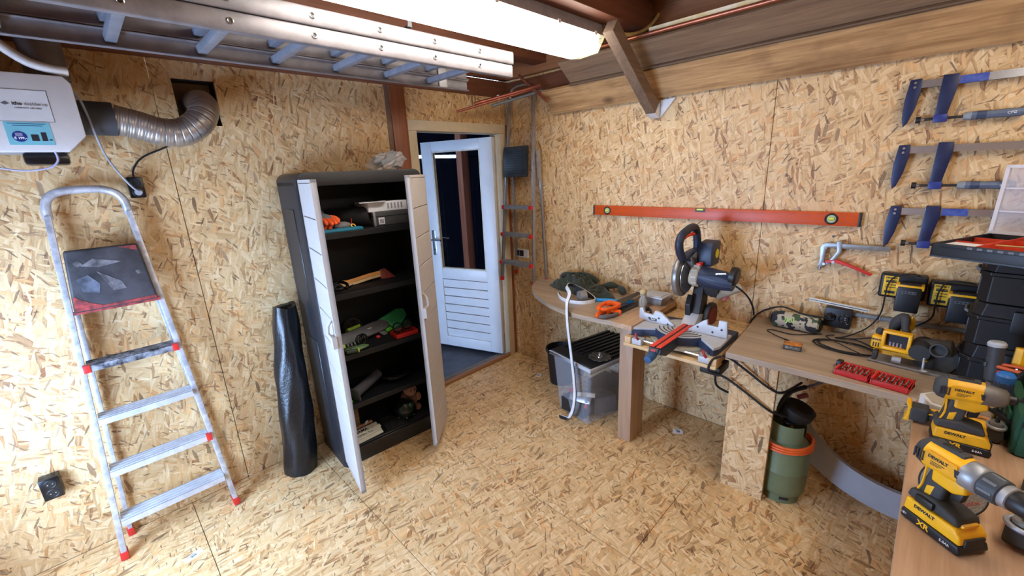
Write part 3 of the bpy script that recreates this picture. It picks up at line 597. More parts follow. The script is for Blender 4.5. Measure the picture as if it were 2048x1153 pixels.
# ------------------------------------------------------------------ black cabinet with beige doors
CF = T(-1.897, -.392, 0) @ eul(0, 0, -3.99); CW, CD, CH = .705, .375, 1.735
SH = (1.415, 1.07, .702, .382); BOT = .105
M_CAB = plain('black_cabinet_plastic', (34, 34, 37), .42, var=.15, scale=40)
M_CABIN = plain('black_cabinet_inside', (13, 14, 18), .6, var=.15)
M_BEIGE = plain('beige_door_plastic', (184, 176, 169), .5, var=.03)
def cabinet():
    t = thing('storage_cabinet', 'tall black plastic cabinet with two open beige doors', 'cabinet', rot=CF)
    side = [(0, .03), (.012, .008), (.03, 0), (.03, .012), (.03, CD), (0, CD)]
    for s in (0, 1):
        P = [((CW-x) if s else x, y) for x, y in side]
        m = MB().prism(P, 0, CH-.03, 'xy')
        if not s:
            for zz in (.25, 1.0): m.box(-.004, .002, .12, .30, zz, zz+.55)
        m.build('side_panel', M_CAB, t, bev=.003, seg=1)
    # the rounded top: an arch over the front
    arch = []
    for k in range(9): a = PI/2*k/8; arch.append((.045-.045*math.cos(a), CH-.045+.045*math.sin(a)))
    arch += [(CW-x, z) for x, z in arch[::-1]]
    MB().prism(arch+[(CW, CH-.07), (0, CH-.07)], .0, CD, 'xz').build('top_panel', M_CAB, t, bev=.006)
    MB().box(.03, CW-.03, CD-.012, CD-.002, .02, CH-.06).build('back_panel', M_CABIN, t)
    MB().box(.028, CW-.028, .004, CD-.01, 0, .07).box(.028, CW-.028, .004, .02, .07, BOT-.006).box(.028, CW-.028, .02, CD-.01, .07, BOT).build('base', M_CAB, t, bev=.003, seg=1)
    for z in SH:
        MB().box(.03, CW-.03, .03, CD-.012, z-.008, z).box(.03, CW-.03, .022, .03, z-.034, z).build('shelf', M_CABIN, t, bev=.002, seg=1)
    def door(hinge, tip, flip, nm):
        h = TM[t].inverted() @ Vector((*hinge, 0)); e = TM[t].inverted() @ Vector((*tip, 0)); a = math.degrees(math.atan2(e.y-h.y, e.x-h.x))
        M = T(h.x, h.y, .06) @ eul(0, 0, a); wd, ht, th = .335, 1.640, .026; s = -1 if flip else 1   # s: side of the outer face
        fr = MB(M).box(0, wd, min(0, s*th*.55), max(0, s*th*.55), 0, ht).box(wd-.018, wd, min(0, s*th), max(0, s*th), 0, ht).box(0, .012, min(0, s*th), max(0, s*th), 0, ht).box(0, wd, min(0, s*th), max(0, s*th), 0, .014).box(0, wd, min(0, s*th), max(0, s*th), ht-.014, ht)
        d = fr.build('door', M_BEIGE, t)
        k = 10; hh = (ht-.028)/k
        for i in range(k):
            MB(M).box(.0125, wd-.0185, min(s*th*.5, s*th*.97), max(s*th*.5, s*th*.97), .015+i*hh, .015+(i+1)*hh-.004).build('door_slat', M_BEIGE, d, bev=.002, seg=1)
        z0 = .90
        MB(M).tube([(wd-.03, s*(th-.004), z0+.09), (wd-.03, s*(th+.02), z0+.06), (wd-.03, s*(th+.026), z0+.02), (wd-.03, s*(th+.014), z0)], .007, 8).box(wd-.05, wd+.004, min(s*th*.9, s*(th+.018)), max(s*th*.9, s*(th+.018)), z0-.055, z0+.004).build('latch_handle', M_BEIGE, d)
        for zz in (.25, .82, 1.4): MB(M).cyl((-.004, 0, zz-.03), (-.004, 0, zz+.03), .008, 10).build('hinge', M_BEIGE, d)
    door((-1.866, -.404), (-1.927, -.725), True, 'l'); door((-1.203, -.452), (-1.44, -.665), False, 'r')
cabinet()
def cab(name, label, cat, x, y, z, rz=0, group=None, rot=None): return thing(name, label, cat, rot=CF @ T(x, y, z) @ (rot if rot is not None else eul(0, 0, rz)), group=group)
# --- top shelf
def glove(x, y, z, rz, rx, label):
    t = cab('work_glove', label, 'glove', x, y, z, group='work gloves on the top cabinet shelf', rot=eul(rx, 0, rz))
    mg = plain('grey_glove_knit', (108, 110, 118), .85, bump=.4, scale=90); mo = plain('orange_glove_dip', (238, 96, 40), .6)
    MB().sphere((0, 0, .028), .05, 14, 8, (.85, 1.1, .42)).build('palm', mg, t)
    m = MB()
    for i, (dx, L) in enumerate(((-.032, .055), (-.011, .066), (.011, .062), (.031, .048))):
        m.tube(spline([(dx, -.035, .028), (dx*1.15, -.035-L*.6, .026), (dx*1.25, -.035-L, .012)], 4), [.0125]*4+[.012, .0118, .0115, .010, .006], 8)
    m.tube(spline([(.038, .0, .028), (.062, -.02, .024), (.068, -.045, .014)], 3), [.013, .013, .0125, .012, .011, .010, .006], 8)
    m.build('fingers', mo, t)
    MB().tube([(0, .04, .028), (0, .075, .032), (0, .10, .034)], [.034, .032, .036], 14).build('cuff', mg, t); MB().ring((0, .10, .034), .035, .005, Matrix.Rotation(PI/2, 4, 'X')).build('cuff_rim', plain('blue_cuff', (96, 130, 190), .7), t)
glove(.150, .15, SH[0]+.048, 15, 12, 'grey work glove with orange dipped fingers on top of the pile'); glove(.170, .165, SH[0]+.003, -35, 0, 'grey work glove with orange fingers curled below the upper glove')
t = cab('grey_pouch', 'flat grey fabric pouch beside the orange gloves', 'pouch', .235, .115, SH[0]+.003, 10)
MB().sphere((0, 0, .022), .05, 16, 8, (1.1, .7, .44)).build('pouch_body', plain('grey_fabric', (120, 116, 116), .9, bump=.3, scale=60), t); MB().ring((.058, -.02, .014), .011, .004, eul(60, 0, 0)).build('yellow_ring', M_YEL, t); MB().tube(spline([(.06, 0, .016), (.068, .01, .03), (.07, .012, .055)], 4), .0025, 6).build('red_cord', M_RED, t)
o = MB(CF).box(.085, .325, .035, .10, SH[0], SH[0]+.014).build('teal_case', plain('teal_case', (30, 122, 150), .4), bev=.003); tag(o, 'flat teal plastic case at the front of the top shelf', 'case')
for k in range(4): MB(CF).box(.09, .32, .040+k*.015, .045+k*.015, SH[0]+.014, SH[0]+.0155).build('case_rib', plain('teal_case', (30, 122, 150), .4), o, world=True)
t = cab('tube_bag', 'black cylindrical carry bag with strap lying beside the teal case', 'bag', .28, .20, SH[0]+.058)
MB().lathe([(.01, 0), (.05, .002), (.056, .01), (.057, .25), (.052, .262), (.01, .264)], 24, T(-.05, .12, 0) @ eul(0, 90, -42)).build('bag_body', plain('black_cordura', (30, 30, 32), .8, bump=.3, scale=200), t)
MB().bar((.13, -.10, .02), (.148, -.035, -.025), .004, .024, (0, 0, 1)).build('strap', M_RUBBER, t)
t = cab('equipment_case', 'grey hard case with barcode label on the top shelf', 'case', .415, .09, SH[0])
MB().box(0, .255, 0, .24, 0, .082).build('case_body', plain('grey_case', (78, 78, 78), .5), t, bev=.006); MB().box(-.0015, .2565, -.0015, .242, .052, .056).build('case_seam', M_BLACK, t)
for x in (.006, .249): MB().box(x-.007, x+.007, -.003, .01, 0, .083).build('corner', M_ALU_DULL, t, bev=.001)
lb = MB().box(.03, .068, -.0012, 0, .008, .048).build('barcode_label', M_PAPER, t)
m = MB(); [m.box(.038+k*.005, .0405+k*.005, -.0016, -.0012, .014, .038) for k in range(5)]; m.build('barcode', M_INK, lb)
t = cab('white_carton', 'open white carton with printed flap on top of the grey case', 'carton', .395, .10, SH[0]+.0835)
cb = MB().box(0, .25, 0, .2, 0, .056).build('carton', M_PAPER, t, bev=.001)
fl = MB().prism([(-.06, -.03), (.09, -.035), (.11, -.01), (.105, .05), (-.03, .06)], .057, .060, 'xy').build('flap', M_PAPER, t)
MB().box(.005, .025, -.01, .01, .0602, .0606).build('print', M_INK, fl); MB().box(.04, .065, -.02, .02, .0602, .0606).build('print', plain('navy_print2', (30, 36, 80), .5), fl)
for k in range(5): MB().box(.12+k*.022, .13+k*.022, -.0006, 0, .012, .046).build('print_column', plain('grey_print', (150, 150, 156), .6), cb)
# --- second shelf: axe
t = cab('hand_axe', 'hand axe with red head and orange wooden handle on the second shelf', 'axe', .185, .18, SH[1]+.022, -2)
hd = [(0, 0), (.05, -.010), (.12, -.004), (.20, .004), (.285, .008)]
Mh = eul(62, 0, 6)
def strip(w0, w1): return [(x, y+w1) for x, y in hd]+[(x, y+w0) for x, y in hd[::-1]]
MB(Mh).prism(strip(-.002, .021), -.011, .011, 'xy').build('handle', wood('orange_ash', (198, 128, 54), (222, 160, 84), axis=0, space='Object'), t, bev=.004); MB(Mh).prism(strip(-.019, -.002), -.010, .010, 'xy').build('handle_edge', wood('pale_ash', (196, 158, 108), (220, 186, 138), axis=0, space='Object'), t, bev=.003)
MB(Mh).prism([(.265, -.026), (.275, .034), (.315, .040), (.365, -.03), (.372, -.062), (.315, -.038)], -.012, .012, 'xy').build('head', plain('worn_red_steel', (150, 52, 38), .45, .3, c2=(112, 52, 40), scale=40), t, bev=.006)
t = cab('spring_clamp', 'black spring tool lying beside the axe handle', 'tool', .15, .09, SH[1]+.004)
MB().tube(spline([(-.03, .06, .02), (.03, .05, .04), (.055, .0, .03), (.04, -.02, .01)], 5), .009, 8).tube(spline([(-.04, .02, .008), (.02, .0, .01), (.08, .02, .008)], 4), .006, 8).build('arm', M_BLACK_GLOSS, t); MB().ring((.012, .02, .018), .02, .007, eul(30, 0, 0)).build('grip', M_RUBBER, t); MB().tube([(.03, .0, .006), (.10, .03, .012)], .004, 6).build('rod', M_DARKSTEEL, t)
# --- third shelf: toy blaster, goggles, mask
z = SH[2]
t = cab('toy_blaster', 'grey and green toy blaster with yellow patches on the third shelf', 'toy', .09, .20, z+.035, 3)
mg = plain('toy_grey', (112, 114, 118), .45); mgr = plain('toy_mint_green', (70, 196, 120), .4); mly = plain('toy_lime', (206, 220, 90), .45); mbg = plain('toy_bright_green', (90, 210, 40), .45)
Mt = eul(58, 0, 0)
MB(Mt).prism([(-.05, -.02), (.0, -.045), (.10, -.045), (.20, -.035), (.36, -.02), (.40, .02), (.36, .055), (.26, .05), (.14, .035), (-.05, .03)], -.028, .028, 'xy').build('body', mg, t, bev=.01, seg=3)
MB(Mt).prism([(.33, .058), (.38, .02), (.40, -.03), (.46, -.02), (.53, .03), (.525, .085), (.47, .095)], -.030, .030, 'xy').build('stock', mgr, t, bev=.012, seg=3)
MB(Mt).prism([(.30, -.02), (.345, -.025), (.405, -.085), (.385, -.105), (.345, -.075)], -.016, .016, 'xy').build('grip', mg, t, bev=.006)
MB(Mt).prism([(-.05, -.075), (.07, -.06), (.065, -.035), (-.05, -.04)], -.02, .034, 'xy').build('foregrip', mly, t, bev=.005); MB(Mt).prism([(.02, .03), (.07, .042), (.065, .055), (.01, .052)], -.02, .033, 'xy').build('sight', mly, t, bev=.004); MB(Mt).prism([(.12, .034), (.20, .044), (.20, .062), (.11, .052)], -.02, .032, 'xy').build('top_rail', plain('toy_lime_green', (160, 206, 50), .45), t, bev=.004)
MB(Mt).prism([(.345, -.025), (.40, -.005), (.40, -.03), (.355, -.045)], -.02, .036, 'xy').build('magazine', mbg, t, bev=.003); MB(Mt).prism([(.27, -.045), (.295, -.045), (.295, -.065), (.275, -.066)], -.008, .03, 'xy').build('trigger', M_RED, t, bev=.002)
for k in range(4): MB(Mt).cyl((.08+k*.022, -.05, 0), (.092+k*.022, -.05, 0), .027, 16).build('pump_ring', mg, t)
MB(Mt).box(.235, .262, .012, .018, .028, .0295).build('print_mark', M_WHITEINK, t)
t = cab('parts_tray', 'red plastic tray with small parts under the goggles', 'tray', .50, .075, z)
MB().box(-.055, .09, -.04, .06, 0, .012).box(-.055, .09, -.044, -.038, 0, .03).box(-.055, .09, .056, .062, 0, .03).box(-.059, -.053, -.04, .06, 0, .03).box(.088, .094, -.04, .06, 0, .03).build('tray', M_RED, t, bev=.003)
m = MB(); random.seed(3)
for k in range(16): m.cbox((random.uniform(-.04, .075), random.uniform(-.03, .045), .022), (.016, .010, .010), eul(0, 0, random.uniform(0, 180)))
m.build('loose_parts', plain('dark_red_parts', (120, 30, 30), .5), t)
t = cab('safety_goggles', 'black rimmed safety goggles resting on the red tray', 'goggles', .50, .085, z+.028, 8)
m = MB()
for x in (-.022, .048): m.tube([(x+.034*math.cos(a)*(1 if abs(math.cos(a)) < .8 else .98), .0+.012*math.sin(a), .032+.026*math.sin(a)) for a in [2*PI*k/20 for k in range(20)]], .004, 6, closed=True)
m.tube([(.008, 0, .04), (.018, 0, .04)], .005, 6).build('rim', M_BLACK_GLOSS, t)
for x in (-.022, .048): MB().add([(x+.033*math.cos(2*PI*k/20), .012*math.sin(2*PI*k/20), .032+.025*math.sin(2*PI*k/20)) for k in range(20)], [tuple(range(20))]).build('lens', glassy('tinted_lens', (60, 90, 80), .45, .1), t)
MB().tube(spline([(-.056, .002, .038), (-.05, .05, .042), (-.03, .09, .02)], 4), .004, 6).tube(spline([(.082, .002, .038), (.09, .05, .042), (.08, .08, .02)], 4), .004, 6).build('strap', M_BLACK, t)
t = cab('wire_mesh_mask', 'small black wire frame standing in front of the toy blaster', 'frame', .235, .075, z+.004)
m = MB()
for k in range(4): m.ring((.0, .0, .048), .036-.004*k, .0035, eul(90, 0, 20*k), 18, 6)
m.tube([(-.05, .0, .008), (.03, .01, .012)], .005, 6).build('wire', M_BLACK_GLOSS, t); MB().sphere((0, .01, .014), .02, 12, 8, (1.3, 1, .6)).build('base', M_BLACK, t)
t = cab('camouflage_sleeve', 'flat green and white camouflage sleeve at the front of the third shelf', 'sleeve', .155, .055, z+.004, -6)
MB().sphere((.03, 0, .014), .05, 18, 8, (1.6, .55, .3)).build('sleeve', plain('green_white_camo', (26, 34, 30), .5, c2=(118, 150, 96), scale=26), t, angle=80)
MB().cyl((-.03, -.03, .014), (.035, -.035, .012), .012, 12).build('tube', plain('dark_green_tube', (34, 56, 34), .5), t); MB().ring((.036, -.035, .012), .010, .004, eul(0, 90, 0)).build('tube_end', mly, t)
t = cab('mesh_basket', 'dark round mesh ball at the back of the third shelf', 'mesh ball', .27, .30, z+.003)
m = MB()
for k in range(7): a = PI*k/7; m.tube([(.058*math.cos(b)*math.cos(a), .058*math.cos(b)*math.sin(a), .062+.058*math.sin(b)) for b in [2*PI*j/24 for j in range(24)]], .0022, 5, closed=True)
for zz in (-.035, -.012, .012, .035): m.ring((0, 0, .062+zz), math.sqrt(.058**2-zz**2), .0022, None, 24, 5)
m.build('mesh', plain('grey_brown_net', (72, 66, 64), .8), t)
# --- fourth shelf: tubular lamp, cable coil
z = SH[3]
t = cab('tube_lamp', 'black cylindrical lamp housing with a flat base lying on the fourth shelf', 'lamp', .20, .09, z+.042)
MB().lathe([(.002, 0), (.030, 0), (.0315, .006), (.0315, .235), (.028, .24), (.002, .24)], 28, T(-.06, -.02, .0) @ eul(0, 84, 28)).build('housing', plain('satin_black_metal', (84, 84, 88), .3, 0.), t); MB().cbox((-.062, -.021, 0), (.008, .09, .078), eul(0, -6, 28)).build('base_plate', plain('satin_black_metal', (34, 34, 36), .35, .3), t, bev=.002)
t = cab('cable_coil', 'coil of black cable behind the lamp housing', 'cable', .46, .15, z+.006)
m = MB(); random.seed(5); pts = []
for k in range(230): a = k*.22; R = .075+.02*math.sin(k*.13)+.008*math.sin(k*.7); pts.append((R*1.15*math.cos(a), R*.8*math.sin(a), .012+.022*abs(math.sin(k*.05))+.012*math.sin(a*.5+k*.02)**2))
m.tube(pts, .0045, 6).build('coil', M_BLACK_GLOSS, t)
t = cab('headlamp', 'black head torch with green strap at the left of the fourth shelf', 'torch', .06, .07, z+.003)
MB().sphere((0, 0, .035), .034, 16, 10, (1, .9, 1)).build('torch_body', M_BLACK_GLOSS, t); MB().ring((.005, -.028, .036), .02, .003, eul(80, 0, 10)).build('torch_rim', M_STEEL, t); MB().tube(spline([(-.02, -.03, .008), (.03, -.035, .006), (.055, -.01, .008)], 5), .010, 8).build('strap', mbg, t)
# --- bottom: box, sign, tray, bowl, plush
z = BOT+.001
t = cab('cardboard_box', 'brown cardboard box at the back of the cabinet bottom', 'box', .04, .20, z)
MB().box(0, .15, 0, .13, 0, .15).build('carton', plain('dark_cardboard', (128, 104, 78), .8), t, bev=.002); MB().box(0, .15, -.001, .131, .072, .078).build('tape', plain('brown_tape', (150, 120, 80), .5), t)
t = cab('wooden_sign', 'white painted wooden sign with black lettering on the cabinet bottom', 'sign', .155, .03, z, 4)
Ms = T(0, .055, .012) @ eul(20, 0, 0)
random.seed(11)
for k in range(4):
    w = .225+random.uniform(-.012, .012); MB(Ms).box(-.10, w-.10, -.05+k*.026, -.0255+k*.026, 0, .008).build('sign_board', plain('off_white_board', (222, 218, 200), .6), t, bev=.002, seg=1)
text('L MAMA.', .030, M_INK, t, Ms @ T(.0, .03, .0087), bold=.0006); text('LID OPEN TO', .024, M_GREYPL, t, Ms @ T(.0, -.004, .0087))
MB().bar((-.10, .135, .03), (.115, .14, .03), .014, .012).build('stick', plain('peach_stick', (216, 158, 116), .6), t); MB().cbox((.07, .125, .045), (.022, .002, .028), eul(20, 0, 15)).build('swing_tag', M_PAPER, t)
t = cab('ribbed_tray', 'flat black ribbed tray on the cabinet bottom beside the sign', 'tray', .295, .04, z, -4)
MB().box(0, .14, 0, .16, 0, .008).build('tray', M_BLACK, t, bev=.003)
for k in range(9): MB().box(.006, .134, .008+k*.017, .014+k*.017, .008, .0115).build('rib', plain('black_rib', (40, 42, 46), .5), t)
t = cab('green_helmet', 'dark green glossy round pot at the right of the cabinet bottom', 'pot', .475, .12, z)
MB().lathe([(.045, 0), (.066, .02), (.072, .055), (.064, .09), (.045, .112), (.02, .122), (.002, .124)], 28).build('shell', plain('bottle_green_gloss', (20, 34, 22), .25), t); MB().ring((0, 0, .05), .073, .003).build('rim_band', M_BLACK_GLOSS, t); MB().sphere((.02, -.045, .09), .028, 12, 8, (1, .8, .7)).build('visor', plain('green_gloss', (40, 62, 30), .3), t)
for a in (200, 250, 300): MB().sphere((.066*math.cos(math.radians(a)), .066*math.sin(math.radians(a)), .016), .005, 8, 6).build('rivet', M_STEEL, t)
t = cab('plush_toy', 'fluffy pinkish brown plush toy behind the green pot', 'plush toy', .545, .19, z)
mp = plain('pink_brown_plush', (176, 128, 110), .95, bump=.9, scale=120, c2=(208, 160, 136), sheen=.5)
MB().sphere((0, 0, .07), .062, 18, 12, (1, .9, 1.1)).build('body', mp, t); MB().sphere((.0, -.03, .155), .046, 18, 12).build('head', mp, t)
for s in (-1, 1): MB().sphere((s*.033, -.02, .192), .016, 12, 8).build('ear', mp, t); MB().sphere((s*.014, -.073, .165), .005, 8, 6).build('eye', M_INK, t); MB().sphere((s*.05, -.045, .09), .022, 12, 8, (1, 1, 1.4)).build('arm', mp, t); MB().sphere((s*.03, -.06, .024), .025, 12, 8).build('foot', mp, t)
# --- plastic bag on top of the cabinet
def bag():
    t = cab('plastic_bag', 'crumpled clear plastic bag with grey parts on top of the cabinet', 'bag', .58, .17, CH)
    mb = glassy('clear_bag', (226, 230, 236), .34, .12); n, m_ = 30, 16; vs = []; fs = []
    for j in range(m_):
        f = PI*j/(m_-1)
        for i in range(n):
            a = 2*PI*i/n; d = Vector((math.sin(f)*math.cos(a), math.sin(f)*math.sin(a), -math.cos(f))); k = 1+.32*mnoise.noise(d*2.4+Vector((3, 1, 7)))+.2*mnoise.noise(d*6)
            vs.append((d.x*.115*k, d.y*.075*k, max(0, .05+d.z*.056*k+ .02*d.x)))
    for j in range(m_-1): fs += [(j*n+i, j*n+(i+1) % n, (j+1)*n+(i+1) % n, (j+1)*n+i) for i in range(n)]
    MB().add(vs, fs).build('bag_film', mb, t, flat=True)
    MB().cbox((-.015, 0, .052), (.10, .06, .04), eul(0, -18, 12)).build('grey_part', plain('grey_bracket', (128, 130, 136), .5), t, bev=.006); MB().cyl((-.08, .0, .05), (-.05, .0, .055), .022, 14).cyl((.0, 0, .075), (.045, 0, .10), .014, 12).build('grey_fitting', MATS['grey_bracket'], t); MB().cbox((.065, -.01, .03), (.05, .04, .03), eul(0, 10, 30)).build('bronze_part', plain('bronze_part', (140, 110, 90), .5), t, bev=.004)
bag()
# ------------------------------------------------------------------ things on wall B
M_NAVY = plain('navy_cast_iron', (26, 34, 70), .4, .2, var=.15, scale=30)
def f_clamp(z, yh, ya, hz, label, paint=False, handle=True):
    """F-clamp hung flat on the wall: bar along -y, fixed jaw, sliding arm, screw and handle"""
    t = thing('bar_clamp', label, 'clamp', (-.03, yh, z), group='long bar clamps hung on the wall')
    MB().box(-.006, .006, -1.0, -.01, -.015, .015).box(-.009, .009, -1.0, -.01, -.015, -.010).box(-.009, .009, -1.0, -.01, .010, .015).build('bar', M_STEEL, t)
    j = [(.014, .022), (-.024, .024), (-.026, -.03), (-.016, -.10), (.0, -.155), (.012, -.17), (.02, -.135), (.022, -.06)]
    jw = MB().prism([(y, zz) for y, zz in j], -.013, .013, 'yz').build('fixed_jaw', M_NAVY, t, bev=.003)
    for q in (.008, -.010): MB().cyl((-.0135, -.004, q), (-.016, -.004, q), .005, 12).build('rivet', M_STEEL, jw)
    d = ya-yh; dz = hz-z
    MB().prism([(d+.022, .026), (d-.026, .026), (d-.028, -.02), (d-.012, dz+.012), (d+.002, dz-.012), (d+.026, dz-.012), (d+.024, -.07)], -.014, .014, 'yz').build('sliding_arm', M_NAVY, t, bev=.003)
    MB().box(-.017, .017, d-.016, d+.028, dz-.016, dz+.016).build('screw_nut', plain('bright_navy', (34, 48, 120), .4), t, bev=.004)
    MB().cyl((0, d+.075, dz), (0, d-.10, dz), .0055, 10).build('screw', M_DARKSTEEL, t); MB().cyl((0, d+.082, dz), (0, d+.066, dz), .014, 16).build('swivel_pad', M_BLACK, t); MB().cyl((0, d+.066, dz), (0, d+.055, dz), .009, 12).build('ball_joint', M_STEEL, t)
    if handle:
        rot = Matrix.Rotation(PI/2, 4, 'X')
        h = MB().lathe([(.012, .045), (.0155, .05), (.0165, .075), (.0165, .10), (.0150, .12), (.0165, .16), (.0165, .20), (.013, .208), (.002, .208)], 8, T(0, d-.02, dz) @ rot).build('handle', plain('slate_handle', (90, 102, 122), .5), t, angle=25)
        MB().lathe([(.0128, .042), (.0162, .048), (.0172, .066), (.002, .067)], 8, T(0, d-.02, dz) @ rot).build('handle_collar', plain('light_grey_grip', (134, 140, 146), .5), h); MB().lathe([(.0170, .080), (.0172, .082), (.0164, .108), (.002, .109)], 8, T(0, d-.02, dz) @ rot).build('handle_band', plain('dark_slate', (54, 66, 92), .5), h)
        text('CFG', .013, M_WHITEINK, h, face((-.0172, d-.195, dz), (0, -1, 0), (0, 0, 1)))
    if paint: MB().box(-.0094, -.008, d-.11, d-.03, -.0152, .0152).build('paint_patch', plain('worn_blue_paint', (44, 62, 140), .5, c2=(70, 90, 160), scale=60), t)
f_clamp(1.977, -2.531, -2.640, 1.833, 'topmost of three navy bar clamps on the wall below the plank', True)
f_clamp(1.709, -2.534, -2.668, 1.555, 'middle one of three navy bar clamps hung on the wall')
f_clamp(1.441, -2.545, -2.672, 1.295, 'lowest of three navy bar clamps, partly behind the open organizer', True, False)
# orange spirit level
t = thing('spirit_level', 'long orange spirit level fixed across the wall above the mitre saw', 'spirit level', (-.012, -1.658, 1.358))
ML = plain('orange_level', (196, 74, 5), .4, var=.05)
MB().box(-.012, .011, -.765, .765, 0, .067).build('profile', ML, t, bev=.002)
MB().box(-.0128, -.012, -.765, .765, .016, .0175).box(-.0128, -.012, -.765, .765, .049, .0505).build('profile_line', plain('dark_orange', (168, 60, 16), .4), t)
for s in (-1, 1):
    MB().box(-.014, .012, s*.768-.006, s*.768+.006, -.001, .068).build('end_cap', M_BLACK, t, bev=.002)
    v = MB().ring((-.0125, s*.655, .034), .024, .005, Matrix.Rotation(PI/2, 4, 'Y')).build('vial_ring', M_BLACK, t); MB().cyl((-.013, s*.655, .034), (-.010, s*.655, .034), .022, 24).build('vial_face', plain('vial_cream', (170, 176, 120), .4), v); MB().cyl((-.016, s*.655-.012, .034), (-.016, s*.655+.012, .034), .006, 10).build('vial', plain('vial_green', (206, 220, 90), .2), v)
v = MB().box(-.0132, -.011, -.03, .03, .046, .068).build('top_vial_window', M_BLACK, t); MB().cyl((-.0132, -.02, .060), (-.0132, .02, .060), .006, 10).build('vial', plain('vial_green', (206, 220, 90), .2), v)
# lever clamp
t = thing('lever_clamp', 'grey steel lever clamp with red handle hung on the wall', 'clamp', (-.025, -2.30, 1.26))
MS = plain('zinc_steel', (150, 152, 152), .4, .7, var=.12, scale=40)
MB().prism([(-.26, -.012), (-.26, .012), (-.01, .012), (.006, .004), (.014, -.014), (.008, -.075), (.014, -.11), (-.004, -.118), (-.012, -.105), (-.012, -.03), (-.02, -.013)], -.009, .009, 'yz').build('frame', MS, t, bev=.003)
MB().prism([(-.052, .022), (-.074, .022), (-.078, -.03), (-.05, -.085), (-.022, -.105), (-.012, -.095), (-.038, -.07), (-.058, -.03)], -.012, .012, 'yz').build('sliding_arm', MS, t, bev=.003)
MB().prism([(-.012, -.092), (-.06, -.088), (-.11, -.10), (-.205, -.137), (-.212, -.128), (-.12, -.09), (-.07, -.072), (-.02, -.078)], -.017, .010, 'yz').build('lever', M_RED, t, bev=.003)
for y, z in ((-.012, -.098), (-.05, -.084)): MB().cyl((-.019, y, z), (.01, y, z), .007, 12).build('pivot', M_STEEL, t)
MB().cyl((0, .004, -.098), (0, .004, -.128), .008, 10).build('screw', MS, t)
for y, z, l in ((-2.335, 1.302, 'small dark nail above the lever clamp'),):
    o = MB().cyl((0, y, z), (-.035, y, z+.004), .0025, 8).cyl((-.034, y, z+.004), (-.037, y, z+.004), .006, 10).build('nail', M_DARKSTEEL); tag(o, l, 'nail')
# chargers with batteries
def charger(y, z, label, h=.115):
    t = thing('battery_charger', label, 'charger', (0, y, z), group='battery chargers on the wall')
    MB().box(-.062, 0, -.165, 0, 0, h).build('housing', M_BLACK, t, bev=.012, seg=3)
    lb = MB().box(-.0632, -.062, -.066, -.014, .012, .105).build('label', plain('yellow_label', (236, 190, 34), .5), t)
    fm = lambda yy, zz, x=-.0637: face((x, yy, zz), (0, -1, 0), (0, 0, 1))
    text('DEWALT', .0105, M_INK, lb, fm(-.040, .096), bold=.0004)
    for zz, hh in ((.082, .004), (.074, .007), (.062, .003), (.050, .003), (.022, .012)): MB().box(-.0637, -.0632, -.06, -.022, zz, zz+hh).build('print', M_INK, lb)
    b = MB().box(-.128, -.060, -.152, -.068, -.045, .075).build('battery', M_BLACK, t, bev=.008)
    MB().box(-.124, -.062, -.158, -.062, .062, .083).build('battery_rim', M_YEL, b, bev=.004); MB().box(-.121, -.066, -.146, -.074, .070, .088).build('battery_top', M_BLACK, b, bev=.003); MB().box(-.129, -.1275, -.135, -.085, .044, .056).build('battery_tab', M_GREYPL, b)
    for k in range(4): MB().box(-.1298, -.1290, -.133+k*.012, -.125+k*.012, .047, .053).build('battery_mark', M_INK, b)
    for k in range(9): MB().box(-.055, -.012, -.150+k*.016, -.144+k*.016, h, h+.0015).build('vent_slot', M_DARKSTEEL, t)
charger(-2.545, 1.035, 'black wall charger with yellow label and battery beside the lever clamp'); charger(-2.718, 1.020, 'black wall charger with yellow label and battery beside the black toolboxes')
for a, l in ((0, 'thin black cord looped across the charger beside the lever clamp'), (-.173, 'thin black cord looped across the charger beside the toolboxes')):
    tub('charger_cord', spline([(-.075, -2.68+a, 1.155-.01*(a < 0)), (-.085, -2.655+a, 1.163-.012*(a < 0)), (-.08, -2.60+a, 1.145), (-.085, -2.578+a, 1.10), (-.08, -2.575+a, 1.03), (-.05, -2.572+a, .96), (-.035, -2.555+a*.8, .90), (-.05, -2.52+a*.6, .85), (-.10, -2.46+a*.3, .815), (-.13, -2.42, .808)], 7), .0032, M_RUBBER, l, 'cord', 'cords of the wall chargers', 6)
# socket block with plugs, strip and conduit
t = thing('socket_block', 'black double socket block with plugs on the wall above the worktop', 'socket', (0, -2.405, .835))
MB().box(-.055, 0, -.06, .055, 0, .105).build('housing', M_BLACK, t, bev=.008)
for y in (-.03, .026): MB().ring((-.055, y, .055), .021, .003, Matrix.Rotation(PI/2, 4, 'Y'), 20, 6).build('outlet_rim', M_BLACK_GLOSS, t)
MB().cyl((-.05, .03, .06), (-.095, .032, .06), .018, 14, .012).build('plug', M_RUBBER, t)
for y, z in ((-.035, .06), (-.035, .05), (-.045, .03)): MB().cyl((-.056, y, z), (-.058, y, z), .003, 8).build('contact', M_STEEL, t)
o = MB().bar((-.045, -2.276, .968), (-.045, -2.525, .9495), .012, .016).build('metal_strip', plain('pale_strip', (206, 202, 190), .4, .3)); tag(o, 'pale metal strip lying on top of the socket block', 'strip'); MB().bar((-.0515, -2.278, .968), (-.0515, -2.523, .9497), .0012, .003).build('groove', M_INK, o, world=True)
t = thing('conduit', 'grey plastic conduit running along the wall above the worktop', 'conduit', (-.014, -2.7, .905))
MB().cyl((-.014, -2.465, .912), (-.014, -3.3, .915), .0115, 12).build('pipe', plain('grey_conduit', (132, 134, 136), .5), t, world=True)
